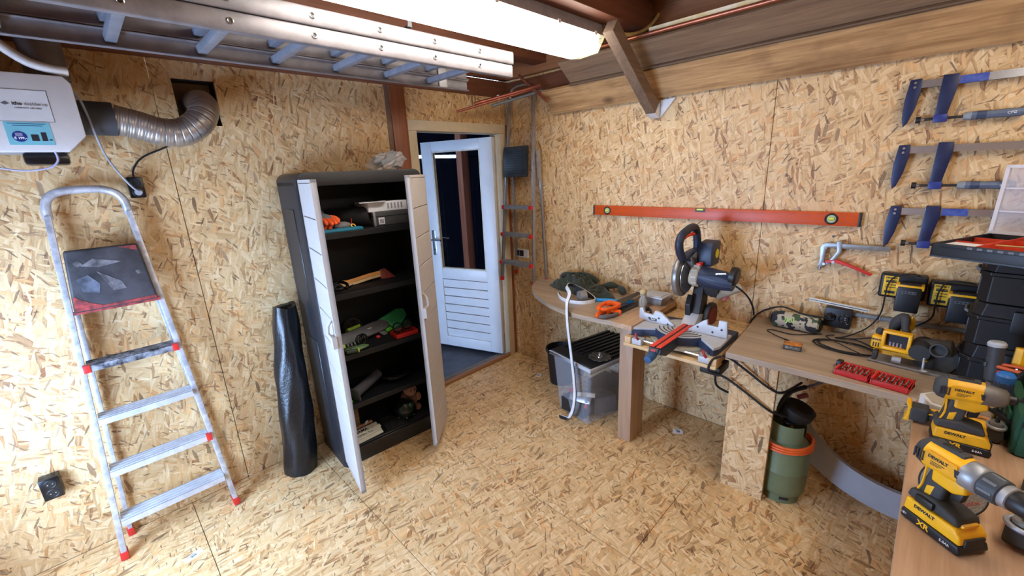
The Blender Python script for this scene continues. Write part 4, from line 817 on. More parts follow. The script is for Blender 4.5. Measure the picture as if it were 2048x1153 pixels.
for y in (-2.57, -2.95): MB().ring((-.014, y, .9125), .012, .003, Matrix.Rotation(PI/2, 4, 'X'), 14, 6).build('clip', plain('light_clip', (176, 176, 176), .5), t, world=True)
# light switch by the corner
t = thing('wall_switch', 'white switch frame with two black rockers behind the hung ladder', 'switch', (0, -.115, .95))
MB().box(-.010, 0, -.088, .085, 0, .075).build('frame', M_WHITE, t, bev=.003)
for y in (.047, -.008): MB().box(-.014, -.009, y-.024, y+.024, .012, .064).build('rocker', M_BLACK, t, bev=.002)
MB().box(-.012, -.009, -.078, -.040, .012, .064).build('blank_plate', M_WHITE, t, bev=.002)
# ------------------------------------------------------------------ stepladder hung on wall B by the corner
def hung_ladder():
    t = thing('stepladder', 'slim aluminium stepladder with black platform hung on the wall beside the door', 'ladder', (-.10, -.21, .76))
    MT = plain('grey_tread', (150, 152, 158), .45, .5)
    L0, L1, R0, R1 = Vector((-.165, -.022, .79)), Vector((-.045, -.092, 2.25)), Vector((-.165, -.40, .79)), Vector((-.045, -.345, 2.25))
    for a, b in ((L0, L1), (R0, R1)):
        MB().bar(a, b, .014, .030, (1, 0, 0)).build('rail', M_ALU, t, world=True, bev=.002); d = (b-a).normalized()
        MB().bar(a-d*.03, a+d*.008, .019, .036, (1, 0, 0)).build('rubber_foot', M_RED, t, world=True, bev=.003)
    for a, b in (((-.035, -.075, .83), (-.03, -.085, 1.85)), ((-.035, -.425, .80), (-.03, -.375, 1.85))):
        a, b = Vector(a), Vector(b); MB().bar(a, b, .014, .022, (1, 0, 0)).build('rear_leg', M_ALU, t, world=True, bev=.002)
        MB().bar(a-Vector((0, 0, .026)), a+Vector((0, 0, .006)), .020, .028, (1, 0, 0)).build('rubber_foot', M_RED, t, world=True, bev=.003)
    bow = [(-.045+.01*math.sin(PI*k/12), -.2185+.1265*math.copysign(abs(math.cos(PI*k/12))**.6, math.cos(PI*k/12)), 2.24+.10*math.sin(PI*k/12)**.6) for k in range(13)]
    MB().tube(bow, .011, 10).build('handle_bow', M_ALU, t, world=True)
    for z in (.945, 1.185, 1.415):
        k = (z-.79)/1.46; x = -.165+.12*k; yl = -.022-.07*k; yr = -.40+.055*k
        tr = MB().box(x-.035, x+.04, yr+.006, yl-.006, z-.004, z).box(x-.038, x-.034, yr+.006, yl-.006, z-.026, z).build('tread', MT, t, world=True)
        for q in range(3): MB().box(x-.028+q*.022, x-.02+q*.022, yr+.006, yl-.006, z, z+.003).build('grip_rib', MT, tr, world=True)
        for yy in (yl-.008, yr+.008): MB().box(x-.042, x+.0, yy-.012, yy+.012, z-.028, z+.004).build('end_cap', M_RED, tr, world=True, bev=.002)
    pl = MB().hexa([(-.115, -.315, 1.645), (-.115, -.04, 1.645), (-.10, -.04, 1.645), (-.10, -.315, 1.645)], [(-.10, -.318, 1.885), (-.10, -.045, 1.885), (-.085, -.045, 1.885), (-.085, -.318, 1.885)]).build('platform', plain('black_platform', (30, 34, 38), .4, c2=(64, 70, 76), scale=8), t, world=True, bev=.01)
    for q in range(10): MB().bar((-.1155+.0006*q, -.27, 1.675+q*.0195), (-.1155+.0006*q, -.085, 1.675+q*.0195), .005, .006).build('platform_rib', M_BLACK, pl, world=True)
    MB().bar((-.05, -.385, 1.62), (-.05, -.385, 1.84), .016, .03, (1, 0, 0)).build('side_stay', M_ALU_DULL, t, world=True)
hung_ladder()
# ------------------------------------------------------------------ worktops along wall B
TZ = .80
front = spline([(0, -.365, 0), (-.13, -.392, 0), (-.255, -.462, 0), (-.375, -.575, 0), (-.485, -.745, 0), (-.565, -.93, 0), (-.605, -1.11, 0), (-.602, -1.26, 0), (-.585, -1.41, 0)], 5)
t = thing('round_ended_table', 'grey oak worktop with a rounded end in the room corner', 'table', (-.3, -1.0, 0))
MB().prism([(v.x, v.y) for v in front]+[(-.002, -1.41)], TZ-.03, TZ, 'xy').build('tabletop', M_LAMI, t, world=True, bev=.0015, seg=1)
MB().box(-.59, -.002, -1.535, -1.4115, TZ-.03, TZ).build('tabletop_strip', M_LAMI_X, t, world=True, bev=.0015, seg=1)
MB().box(-.556, -.40, -1.530, -1.442, 0, TZ-.031).build('leg', M_LAMI_Z, t, world=True, bev=.002); MB().box(-.40, -.025, -1.46, -1.442, TZ-.13, TZ-.031).build('apron', M_LAMI_Z, t, world=True)
MB().box(-.02, -.001, -1.40, -.45, TZ-.10, TZ-.031).build('wall_batten', M_RAW, t, world=True)
t = thing('long_worktop', 'long grey oak worktop with a chipboard leg under the chargers', 'table', (-.3, -3.0, 0))
MB().prism([(-.002, -2.025), (-.622, -2.062), (-.622, -4.15), (-.002, -4.15)], TZ-.03, TZ, 'xy').build('tabletop', M_LAMI, t, world=True, bev=.0015, seg=1)
MB().box(-.548, -.528, -2.276, -2.072, 0, TZ-.031).build('chipboard_leg', M_OSB_B, t, world=True, bev=.001, seg=1); MB().box(-.548, -.528, -2.2775, -2.2762, 0, TZ-.031).build('leg_edge', M_OSB_EDGE, t, world=True)
MB().box(-.02, -.001, -4.1, -2.08, TZ-.10, TZ-.031).build('wall_batten', M_RAW, t, world=True); MB().box(-.6, -.05, -4.12, -4.10, 0, TZ-.031).build('end_panel', M_OSB_A, t, world=True)
t = thing('front_workbench', 'warm oak workbench top in the foreground carrying the yellow drills', 'table', (-1.3, -3.2, 0))
MB().box(-2.05, -.6225, -3.6, -2.742, TZ-.03, TZ).build('tabletop', M_LAMI_X, t, world=True, bev=.003)
for x in (-2.0, -.75): MB().box(x, x+.08, -3.55, -3.47, 0, TZ-.031).build('leg', M_RAW, t, world=True, bev=.003)
MB().box(-2.0, -.67, -3.2, -3.18, TZ-.15, TZ-.031).build('apron', M_RAW, t, world=True)
# ------------------------------------------------------------------ pallet-like saw bench between the worktops
t = thing('saw_bench', 'raw pine slatted bench holding the mitre saw between the two worktops', 'bench', (-.3, -1.76, 0))
MP = wood('pine_slat', (200, 164, 112), (228, 196, 146), axis=1, rough=.6); MPX = wood('pine_rail', (196, 152, 100), (222, 186, 136), axis=0, rough=.6)
for x0, x1 in ((-.61, -.52), (-.42, -.33), (-.20, -.11)): MB().box(x0, x1, -2.018, -1.497, .680, .698).build('slat', MP, t, world=True, bev=.002)
for y0, y1 in ((-1.54, -1.503), (-2.018, -1.978)): MB().box(-.606, -.01, y0, y1, .6985, .737).build('rail', MPX, t, world=True, bev=.002)
MB().box(-.21, -.003, -2.018, -1.54, .7372, .752).build('rear_board', osb('osb_shelf', (0, 1), main=90, seed=3.3), t, world=True, bev=.001)
MB().box(-.028, -.001, -2.018, -1.545, .66, .6985).build('wall_ledger', MP, t, world=True, bev=.002)
MB().box(-.58, -.44, -2.03, -1.93, .635, .679).build('adapter_block', M_BLACK, t, world=True, bev=.006)
# ------------------------------------------------------------------ mitre saw
def mitre_saw():
    t = thing('mitre_saw', 'dark blue mitre saw with grey fence and red slotted arm on the slatted bench', 'mitre saw', (-.42, -1.765, .70))
    B = plain('dark_blue_casting', (38, 50, 74), .45, var=.12); G = plain('grey_casting', (186, 186, 188), .45, .1, var=.05); DG = plain('dark_grey_casting', (74, 72, 72), .55, .3); CR = plain('dusty_cream_casting', (176, 168, 148), .65); RD = plain('saw_red', (222, 62, 44), .45)
    z = .79
    W = dict(world=True)
    MB().prism([(-.582, -1.522), (-.50, -1.655), (-.36, -1.655), (-.36, -1.522)], z-.014, z, 'xy').build('left_wing', G, t, **W, bev=.002); MB().prism([(-.595, -1.995), (-.48, -1.878), (-.36, -1.878), (-.36, -2.005), (-.55, -2.012)], z-.014, z, 'xy').build('right_wing', G, t, **W, bev=.002)
    MB().prism([(-.575, -1.526), (-.50, -1.66), (-.50, -1.88), (-.585, -1.992), (-.545, -2.006), (-.25, -2.006), (-.22, -1.85), (-.22, -1.68), (-.25, -1.526)], z-.05, z-.0145, 'xy').build('base', B, t, **W, bev=.004)
    for x, y in ((-.53, -1.56), (-.53, -1.975), (-.27, -1.56), (-.27, -1.975)): MB().box(x-.03, x+.03, y-.025, y+.025, .7375 if abs(y+1.767) > .2 else .70, z-.05).build('foot', DG, t, **W, bev=.004)
    MB().lathe([(.150, -.046), (.153, -.01), (.150, -.0005), (.002, -.0005)], 48, T(-.42, -1.765, z)).build('turntable', B, t, **W)
    MB().lathe([(.147, -.0005), (.147, .0012), (.002, .0012)], 48, T(-.42, -1.765, z)).build('turntable_face', G, t, **W)
    for R in (.128, .105, .082, .06): MB(T(-.42, -1.765, z+.0014)).tube([(R*math.cos(a), R*math.sin(a), 0) for a in [PI*.62+PI*.76*k/24 for k in range(25)]], .0035, 6).build('turntable_groove', DG, t, **W)
    MB().prism([(-.42+.175*math.cos(a), -1.765+.175*math.sin(a)) for a in [PI*.60+PI*.8*k/24 for k in range(25)]]+[(-.42+.14*math.cos(a), -1.765+.14*math.sin(a)) for a in [PI*1.4-PI*.8*k/24 for k in range(25)]], .722, .738, 'xy').build('mitre_scale', CR, t, **W)
    MB().prism([(-.40, z), (-.765, z-.002), (-.775, z-.03), (-.70, z-.062), (-.42, z-.05)], -1.800, -1.735, 'xz').build('arm', plain('blue_black_arm', (36, 42, 54), .45), t, **W, bev=.003)
    for y0, y1 in ((-1.762, -1.738), (-1.797, -1.773)): MB().box(-.762, -.345, y0, y1, z+.001, z+.005).build('slot_insert', RD, t, **W, bev=.001)
    MB().box(-.755, -.345, -1.7725, -1.7625, z+.0003, z+.002).build('slot', M_INK, t, **W)
    MB().lathe([(.018, 0), (.022, .02), (.021, .06), (.019, .072), (.002, .074)], 16, T(-.765, -1.765, .756) @ eul(0, -98, 0)).build('lock_knob', plain('blue_knob', (44, 84, 128), .4), t, **W); MB().box(-.778, -.762, -1.79, -1.74, .762, .79).build('arm_cap', DG, t, **W, bev=.002); MB().box(-.781, -.776, -1.777, -1.753, .774, .784).build('arm_button', RD, t, **W)
    fx = (-.436, -.418)
    l = MB().prism([(-1.50, .797), (-1.50, .866), (-1.52, .870), (-1.532, .840), (-1.585, .836), (-1.60, .866), (-1.635, .860), (-1.715, .803), (-1.715, .793), (-1.55, .791)], *fx, 'yz').build('left_fence', G, t, **W, bev=.002)
    r = MB().prism([(-1.80, .792), (-1.80, .802), (-1.872, .862), (-1.896, .876), (-1.90, .846), (-1.956, .846), (-1.958, .884), (-1.998, .884), (-2.004, .792)], *fx, 'yz').build('right_fence', G, t, **W, bev=.002)
    for y, zz, p in ((-1.565, .815, l), (-1.625, .825, l), (-1.68, .80, l), (-1.85, .825, r), (-1.93, .812, r), (-1.975, .835, r)): MB().cyl((-.437, y, zz), (-.434, y, zz), .006, 10).build('hole', M_INK, p, **W)
    pl = MB().box(-.4375, -.436, -1.612, -1.568, .803, .818).build('badge', M_INK, l, **W)
    text('PRCM', .011, M_WHITEINK, pl, TM[pl].inverted() @ face((-.4381, -1.59, .8105), (0, -1, 0), (0, 0, 1)), bold=.0003)
    # extension rods with red locks
    MB().cyl((-.575, -1.56, .722), (-.568, -1.975, .720), .007, 10).build('extension_rod', M_STEEL, t, **W)
    for y in (-1.575, -1.955): MB().box(-.605, -.55, y-.03, y+.03, .70, .735).build('rod_clamp', G, t, **W, bev=.005); MB().tube(spline([(-.60, y-.01, .732), (-.607, y, .752), (-.598, y+.008, .768)], 4), .007, 8).build('lock_lever', plain('dark_red_lever', (150, 44, 50), .5), t, **W)
    # column and bellows
    MB().prism([(-.33, .775), (-.20, .775), (-.165, .86), (-.15, 1.02), (-.20, 1.05), (-.245, .98), (-.275, .86)], -1.795, -1.735, 'xz').build('column', DG, t, **W, bev=.008)
    MB().prism([(-.30, .78), (-.225, .78), (-.24, .90), (-.285, .955), (-.315, .90)], -1.752, -1.722, 'xz').build('bellows', M_BLACK, t, **W, bev=.004); MB().prism([(-.36, .79), (-.22, .79), (-.22, .83), (-.29, .845)], -1.80, -1.72, 'xz').build('column_foot', G, t, **W, bev=.006)
    MB(T(-.16, -1.815, .80) @ eul(90, 0, 0)).lathe([(.03, -.01), (.085, -.012), (.088, 0), (.085, .012), (.03, .01)], 32).build('bevel_quadrant', DG, t, **W); MB(T(-.16, -1.829, .80) @ eul(90, 0, 0)).lathe([(.05, -.002), (.064, -.002), (.064, .002), (.05, .002)], 24).build('bevel_scale', plain('dark_red_scale', (110, 34, 32), .6), t, **W)
    # head
    c = (-.315, -1.70, 1.075)
    MB(T(*c) @ eul(90, 0, 0)).lathe([(.002, -.022), (.108, -.022), (.124, -.012), (.127, 0), (.124, .012), (.108, .020)], 48).build('blade_guard', plain('grey_guard', (132, 130, 128), .32, .45), t, **W)
    MB(T(c[0], c[1]-.028, c[2]) @ eul(90, 0, 0)).lathe([(.002, -.001), (.100, -.001), (.100, .001), (.002, .001)], 48).build('blade', M_STEEL, t, **W)
    MB().prism([(-.385, 1.19), (-.30, 1.215), (-.20, 1.18), (-.175, 1.07), (-.24, .99), (-.29, 1.03), (-.31, 1.12)], -1.765, -1.728, 'xz').build('upper_guard', plain('light_grey_guard', (140, 140, 140), .45, .3), t, **W, bev=.008)
    for k in range(5): MB().bar((-.36+k*.022, -1.767, 1.195-k*.008), (-.345+k*.022, -1.767, 1.135-k*.008), .007, .004, (0, 1, 0)).build('guard_rib', DG, t, **W)
    MB(T(-.325, -1.768, 1.085) @ eul(97, 0, 0)).lathe([(.056, -.01), (.060, .0), (.060, .03), (.054, .036)], 20).build('gear_case', CR, t, **W, angle=25)
    for k in range(10): a = 2*PI*k/10; MB().cbox((-.325+.058*math.cos(a), -1.785, 1.087+.058*math.sin(a)), (.010, .030, .010), eul(0, -math.degrees(a), 0)).build('gear_rib', plain('dusty_cream_rib', (196, 190, 172), .6), t, **W)
    MB(T(-.325, -1.80, 1.089) @ eul(97, 0, 0)).lathe([(.052, 0), (.055, .01), (.053, .13), (.045, .17), (.043, .182), (.002, .182)], 14).build('motor', B, t, **W, angle=25)
    MB(T(-.325, -1.962, 1.109) @ eul(97, 0, 0)).lathe([(.050, 0), (.050, .025), (.040, .035), (.002, .036)], 20).build('motor_cap', M_BLACK, t, **W)
    MB().bar((-.3765, -1.81, 1.102), (-.372, -1.96, 1.122), .004, .004).build('motor_seam', M_INK, t, **W); MB().bar((-.374, -1.90, 1.118), (-.370, -1.95, 1.124), .004, .009).build('motor_badge', M_STEEL, t, **W)
    MB().box(-.345, -.30, -1.805, -1.78, 1.142, 1.158).build('spindle_lock', RD, t, **W, bev=.003)
    bx = MB().prism([(-.30, 1.135), (-.18, 1.135), (-.17, 1.25), (-.20, 1.272), (-.29, 1.265), (-.305, 1.22)], -1.845, -1.768, 'xz').build('belt_cover', B, t, **W, bev=.006)
    MB(T(-.225, -1.8465, 1.20) @ eul(90, 0, 0)).lathe([(.026, 0), (.026, .0012), (.002, .0012)], 24).build('warning_sticker', plain('sticker_yellow', (222, 200, 40), .5), bx, **W)
    h = spline([(-.425, -1.735, 1.195), (-.462, -1.735, 1.24), (-.475, -1.735, 1.29), (-.445, -1.735, 1.325), (-.385, -1.735, 1.343), (-.31, -1.735, 1.352), (-.262, -1.735, 1.330), (-.235, -1.735, 1.27), (-.225, -1.735, 1.20)], 5)
    MB().tube(h, .0215, 12).build('handle', plain('navy_grip', (32, 42, 62), .5), t, **W); MB().prism([(-.43, 1.19), (-.36, 1.215), (-.20, 1.225), (-.20, 1.18), (-.36, 1.165)], -1.76, -1.71, 'xz').build('handle_bridge', B, t, **W, bev=.008)
    MB().tube(spline([(-.42, -1.735, 1.305), (-.36, -1.735, 1.315), (-.29, -1.735, 1.31)], 4), .010, 8).build('trigger', RD, t, **W)
    MB().prism([(-.30, 1.06), (-.17, 1.07), (-.13, .98), (-.16, .92), (-.24, .96)], -1.88, -1.80, 'xz').build('pivot_casting', DG, t, **W, bev=.01); MB().tube(spline([(-.22, -1.86, .96), (-.18, -1.92, .985), (-.15, -1.965, 1.005)], 4), [.03, .03, .029, .028, .027, .026, .025, .024, .022], 14).build('dust_port', CR, t, **W)
    MB().bar((-.15, -1.88, .91), (-.13, -1.93, .995), .016, .022, (1, 0, 0)).build('bevel_lever', plain('pinkish_red', (196, 60, 70), .5), t, **W, bev=.004); MB().sphere((-.21, -1.865, 1.045), .018, 12, 8).build('red_knob', RD, t, **W)
    m = MB()
    for k in range(3): m.bar((-.285, -1.735+k*.006, 1.352), (-.235-.03*k, -1.76-.02*k, 1.385-.02*k), .002, .003)
    m.build('loose_splinters', plain('brown_splinter', (110, 74, 50), .8), t, **W)
    MB().tube(spline([(-.27, -1.95, 1.05), (-.20, -1.985, 1.0), (-.10, -2.0, .93), (-.04, -2.01, .86), (-.03, -2.015, .815)], 6), .005, 8).build('power_cord', M_RUBBER, t, **W)
mitre_saw()
# ------------------------------------------------------------------ on the round ended table
def jacket():
    t = thing('work_jacket', 'crumpled dark green jacket on the round ended table', 'jacket', (-.15, -.87, TZ))
    n, m_ = 96, 30; vs = [(-.15, -.87, TZ+.06)]; fs = []
    for j in range(1, m_+1):
        r = j/m_
        for i in range(n):
            a = 2*PI*i/n; c, s = math.cos(a), math.sin(a)
            R = 1+.16*math.sin(2*a+.6)+.10*math.sin(3*a+2)+.07*math.sin(5*a)+.05*mnoise.noise(Vector((c*3, s*3, 4)))
            x = -.150+.118*R*r*c+.012*math.sin(6*s*r); y = -.875+.305*R*r*s
            p = Vector((x*9, y*9, 2)); rid = 1-abs(mnoise.noise(p*1.1)*2); rid2 = 1-abs(mnoise.noise(p*2.6+Vector((5, 5, 5)))*2); rid3 = mnoise.noise(Vector((x*30, y*14, 1)))
            lobe = .6+.5*math.exp(-((y+.80)/.14)**2)-.28*math.exp(-((y+.985)/.055)**2)+.12*math.exp(-((y+1.10)/.1)**2)
            h = (1-r**3.2)**.75*lobe*(.030+.046*max(rid, 0)**1.6+.040*max(rid2, 0)**1.5+.014*rid3)+.012*(1-r**10)
            vs.append((min(x, -.012), y, TZ+max(h, .0015)))
    for i in range(n): fs.append((0, 1+i, 1+(i+1) % n))
    for j in range(m_-1):
        b = 1+j*n; fs += [(b+i, b+n+i, b+n+(i+1) % n, b+(i+1) % n) for i in range(n)]
    b = 1+(m_-1)*n; k = len(vs); vs += [(vs[b+i][0], vs[b+i][1], TZ+.0004) for i in range(n)]; fs += [(b+i, k+i, k+(i+1) % n, b+(i+1) % n) for i in range(n)]
    MB().add(vs, fs).build('cloth', plain('dark_green_cloth', (32, 37, 26), .9, c2=(50, 56, 40), scale=12, sheen=.3), t, world=True, angle=80)
    MB().tube(spline([(-.05, -.60, TZ+.05), (-.09, -.70, TZ+.095), (-.07, -.83, TZ+.11), (-.05, -.95, TZ+.06)], 6), [.016+.008*math.sin(k*.5) for k in range(19)], 10).build('collar_fold', plain('dark_green_cloth', (38, 42, 30), .9), t, world=True)
    MB().tube(spline([(-.20, -.98, TZ+.03), (-.12, -1.05, TZ+.06), (-.06, -1.12, TZ+.055), (-.08, -1.19, TZ+.02)], 6), [.022+.007*math.sin(k*.9) for k in range(19)], 10).build('sleeve', plain('dark_green_cloth', (38, 42, 30), .9), t, world=True)
    MB().cyl((-.245, -.90, TZ+.045), (-.250, -.90, TZ+.047), .006, 10).build('snap_button', M_STEEL, t, world=True)
jacket()
def ribbon(m, pts, wd, w, off0, off1):
    rows = []
    for i, p in enumerate(pts):
        d = (pts[min(i+1, len(pts)-1)]-pts[max(i-1, 0)]).normalized(); u = (wd[i]-d*wd[i].dot(d)).normalized(); n = d.cross(u)
        rows.append([p+u*(s*w/2)+n*o for s, o in ((-1, off0), (1, off0), (1, off1), (-1, off1))])
    vs = [v for r in rows for v in r]; fs = [(3, 2, 1, 0), tuple(4*(len(rows)-1)+k for k in range(4))]
    for i in range(len(rows)-1): fs += [(4*i+k, 4*i+(k+1) % 4, 4*i+4+(k+1) % 4, 4*i+4+k) for k in range(4)]
    m.add(vs, fs)
t = thing('foam_strip', 'white and black foam strip looping on the table and hanging to the floor', 'strip', (-.62, -1.02, 0))
z = TZ+.0125
sp = spline([(-.345, -.80, z), (-.42, -.885, z), (-.452, -.985, z), (-.42, -1.07, z), (-.35, -1.11, z), (-.30, -1.085, z), (-.280, -1.02, z+.02), (-.288, -.945, z+.05), (-.335, -.905, z+.08), (-.43, -.945, z+.095), (-.53, -1.045, z+.085), (-.617, -1.09, z+.04), (-.635, -1.108, .72), (-.638, -1.137, .52), (-.64, -1.163, .31), (-.64, -1.160, .18), (-.632, -1.125, .07), (-.625, -1.075, .022), (-.622, -1.02, .0125)], 6)
N = len(sp); wd = []
for i in range(N): k = min(1, max(0, (i/6-7.5)/3.0)); q = min(1, max(0, (i/6-15.5)/2)); wd.append((Vector((0, 0, -1))*(1-k)+Vector((.35, .94, .0))*k*(1-q)+Vector((.1, .25, -1))*q).normalized())
m = MB(); ribbon(m, sp, wd, .024, -.004, .0005); m.build('white_backing', plain('white_foil', (232, 232, 232), .45), t, world=True)
m = MB(); ribbon(m, sp, wd, .0235, .0006, .006); m.build('black_foam', M_RUBBER, t, world=True)
t = thing('tape_roll', 'roll of silver tape standing inside the foam strip loop', 'tape', (-.368, -1.03, TZ))
R = T(0, 0, .0385) @ eul(90, 0, 62)
MB(R).lathe([(.030, -.024), (.038, -.024), (.038, .024), (.030, .024), (.030, -.024)], 32).build('tape', plain('silver_tape', (150, 148, 146), .4, .4), t); MB(R).lathe([(.0285, -.0245), (.0302, -.0245), (.0302, .0245), (.0285, .0245), (.0285, -.0245)], 32).build('core', plain('grey_core', (120, 112, 104), .7), t)
t = thing('pruning_knife', 'light blue plastic handle of a tool lying by the jacket', 'tool', (-.25, -1.22, TZ), -62)
MB().prism([(-.14, .016), (-.05, .026), (.01, .012), (.07, .010), (.115, .016), (.125, .006), (.115, -.010), (.06, -.020), (.0, -.022), (-.05, -.006), (-.13, -.006)], .002, .02, 'xy').build('handle', plain('light_blue_plastic', (30, 148, 214), .4), t, bev=.005, seg=3); MB().cyl((.105, .003, .0195), (.105, .003, .0208), .006, 14).build('hang_hole', plain('pale_blue', (140, 200, 226), .5), t); MB().prism([(-.23, .012), (-.14, .014), (-.14, -.004), (-.22, .004)], .008, .0105, 'xy').build('blade', M_STEEL, t)
def handsaw(loc, rz, label, grey=False):
    t = thing('hand_saw', label, 'saw', loc, rz, group='orange handled hand saws on the table edge')
    MB().prism([(.02, -.03), (.40, -.012), (.40, .022), (.02, .05)], .006, .008, 'xy').build('blade', M_DARKSTEEL, t)
    MB().tube(spline([(.065, .055, .014), (.02, .06, .016), (-.055, .052, .016), (-.085, .04, .016), (-.095, .018, .016)], 5), .0135, 10).build('grip', M_ORANGE, t)
    MB().prism([(.0, .035), (.06, .06), (.085, .05), (.07, -.03), (.035, -.045), (.02, -.025), (.04, .02)], .0, .026, 'xy').build('blade_mount', M_ORANGE, t, bev=.005)
    MB().tube(spline([(.04, -.03, .014), (-.02, -.028, .014), (-.075, -.012, .015), (-.095, .018, .016)], 5), .011, 10).build('guard_bar', plain('grey_grip_pad', (92, 92, 94), .7) if grey else M_ORANGE, t)
handsaw((-.455, -1.315, TZ+.030), 2, 'orange handled hand saw lying on top at the table edge')
handsaw((-.505, -1.345, TZ), -4, 'orange and grey handled hand saw lying below the other saw', True)
t = thing('clear_container', 'clear plastic box with lid at the wall behind the fence', 'container', (-.095, -1.44, TZ))
MP_ = glassy('clear_plastic', (214, 220, 228), .42, .2)
MB().hexa([(-.065, -.062, .001), (.065, -.062, .001), (.065, .062, .001), (-.065, .062, .001)], [(-.075, -.072, .05), (.075, -.072, .05), (.075, .072, .05), (-.075, .072, .05)]).build('tub', MP_, t, bev=.006); MB().box(-.080, .080, -.078, .078, .050, .060).build('lid', glassy('frosted_lid', (226, 230, 236), .7, .25), t, bev=.004); MB().box(-.062, .062, -.06, .06, .060, .064).build('lid_panel', MATS['frosted_lid'], t, bev=.003); MB().box(-.05, .05, -.05, .05, .006, .03).build('contents', plain('tan_contents', (150, 132, 104), .8), t, bev=.004)
t = thing('glue_bottle', 'small cream capped clear bottle standing beside the clear box', 'bottle', (-.235, -1.415, TZ))
MB().lathe([(.024, 0), (.026, .006), (.026, .05), (.014, .07), (.011, .082)], 18).build('bottle', glassy('bottle_plastic', (216, 212, 196), .5, .2), t); MB().sphere((0, 0, .10), .022, 16, 10).build('cap', plain('cream_cap', (206, 182, 130), .5), t); MB().cyl((.03, -.005, .002), (.03, -.005, .11), .004, 8).build('brush_stick', M_STEEL, t)
t = thing('screwdriver', 'thin screwdriver with red tip leaning on the saw fence', 'screwdriver', (-.335, -1.455, TZ))
MB().cyl((0, .0, .004), (.055, .025, .085), .004, 10).build('shaft', M_ALU_DULL, t); MB().cyl((-.012, -.006, -.0), (.004, .002, .012), .006, 10).build('tip', M_RED, t)
t = thing('pliers', 'dark pliers lying behind the left saw fence', 'pliers', (-.30, -1.485, TZ), 30)
for s in (-1, 1): MB().tube(spline([(-.05, s*.014, .01), (-.01, s*.018, .012), (.03, s*.004, .012), (.06, s*.004, .011)], 4), [.008]*6+[.007]*7, 8).build('half', M_DARKSTEEL, t)
MB().cyl((.028, 0, .002), (.028, 0, .022), .010, 12).build('joint', M_BLACK, t)
# ------------------------------------------------------------------ under the table
def bin_():
    c = Vector((-.285, -1.135, 0)); a = -11
    t = thing('storage_bin', 'clear plastic storage bin with black ribbed lid under the round ended table', 'bin', c, a)
    MC = glassy('cloudy_plastic', (206, 212, 220), .25, .3)
    b = [(-.27, -.15), (.25, -.15), (.25, .15), (-.27, .15)]; tp = [(-.29, -.19), (.27, -.19), (.27, .19), (-.29, .19)]
    o_ = [(x, y, .001) for x, y in b]; u_ = [(x, y, .44) for x, y in tp]
    m = MB().add(o_+u_, [(0, 1, 2, 3)]+[(i, (i+1) % 4, (i+1) % 4+4, i+4) for i in range(4)])
    me = m.build('tub', MC, t, bev=.02, seg=3)
    MB().box(-.305, .285, -.205, -.192, .425, .45).box(-.305, .285, .192, .205, .425, .45).box(-.305, -.292, -.205, .205, .425, .45).box(.272, .285, -.205, .205, .425, .45).build('rim', glassy('cloudy_rim', (206, 210, 216), .75, .3), t, bev=.004)
    ld = MB().box(-.295, .275, -.195, .195, .45, .462).build('lid', M_BLACK, t, bev=.004)
    for k in range(9): MB().box(-.20, .26, -.18+k*.042, -.162+k*.042, .462, .470).build('lid_rib', M_BLACK, ld, bev=.003)
    random.seed(4)
    cont = [((-.22, -.02, .14), (.02, .16, .06), (0, 35, 20), M_STEEL), ((-.20, .02, .07), (.14, .2, .10), (0, 0, 10), M_DARKSTEEL), ((-.05, -.06, .08), (.16, .14, .12), (0, 0, -20), M_GREYPL), ((-.23, -.09, .20), (.03, .12, .03), (0, 20, 40), plain('pale_strip2', (196, 192, 180), .5)), ((-.24, .05, .18), (.02, .03, .02), (0, 0, 0), M_RED), ((-.245, -.10, .12), (.015, .02, .03), (0, 20, 0), M_RED), ((.1, .03, .09), (.2, .2, .14), (0, 0, 5), M_BLACK)]
    for p, s, r, mm in cont: MB().cbox(p, s, eul(*r)).build('stored_part', mm, t, bev=.004)
bin_()
t = thing('steel_disc', 'round steel cutting disc with hub lying on the black bin lid', 'disc', (-.455, -1.235, .471))
MB().lathe([(.002, 0), (.072, 0), (.072, .0022), (.002, .0022)], 40).build('disc', plain('stained_steel', (120, 118, 116), .35, .7, c2=(60, 58, 56), scale=22), t); MB().lathe([(.020, .0022), (.018, .008), (.010, .012), (.008, .028), (.002, .029)], 20).build('hub', M_STEEL, t)
for k in range(10): a = 2*PI*k/10; MB().cbox((.0725*math.cos(a), .0725*math.sin(a), .0012), (.006, .008, .0026), eul(0, 0, math.degrees(a))).build('tooth', M_STEEL, t)
t = thing('black_bucket', 'black plastic bucket behind the storage bin', 'bucket', (-.185, -.690, 0))
MB().lathe([(.088, .002), (.092, .0), (.112, .27), (.122, .275), (.122, .30), (.114, .30), (.112, .28), (.090, .012), (.002, .01)], 32).build('shell', plain('matte_black_bucket', (24, 24, 26), .5), t); MB().ring((0, 0, .285), .121, .005).build('rim', M_BLACK, t)
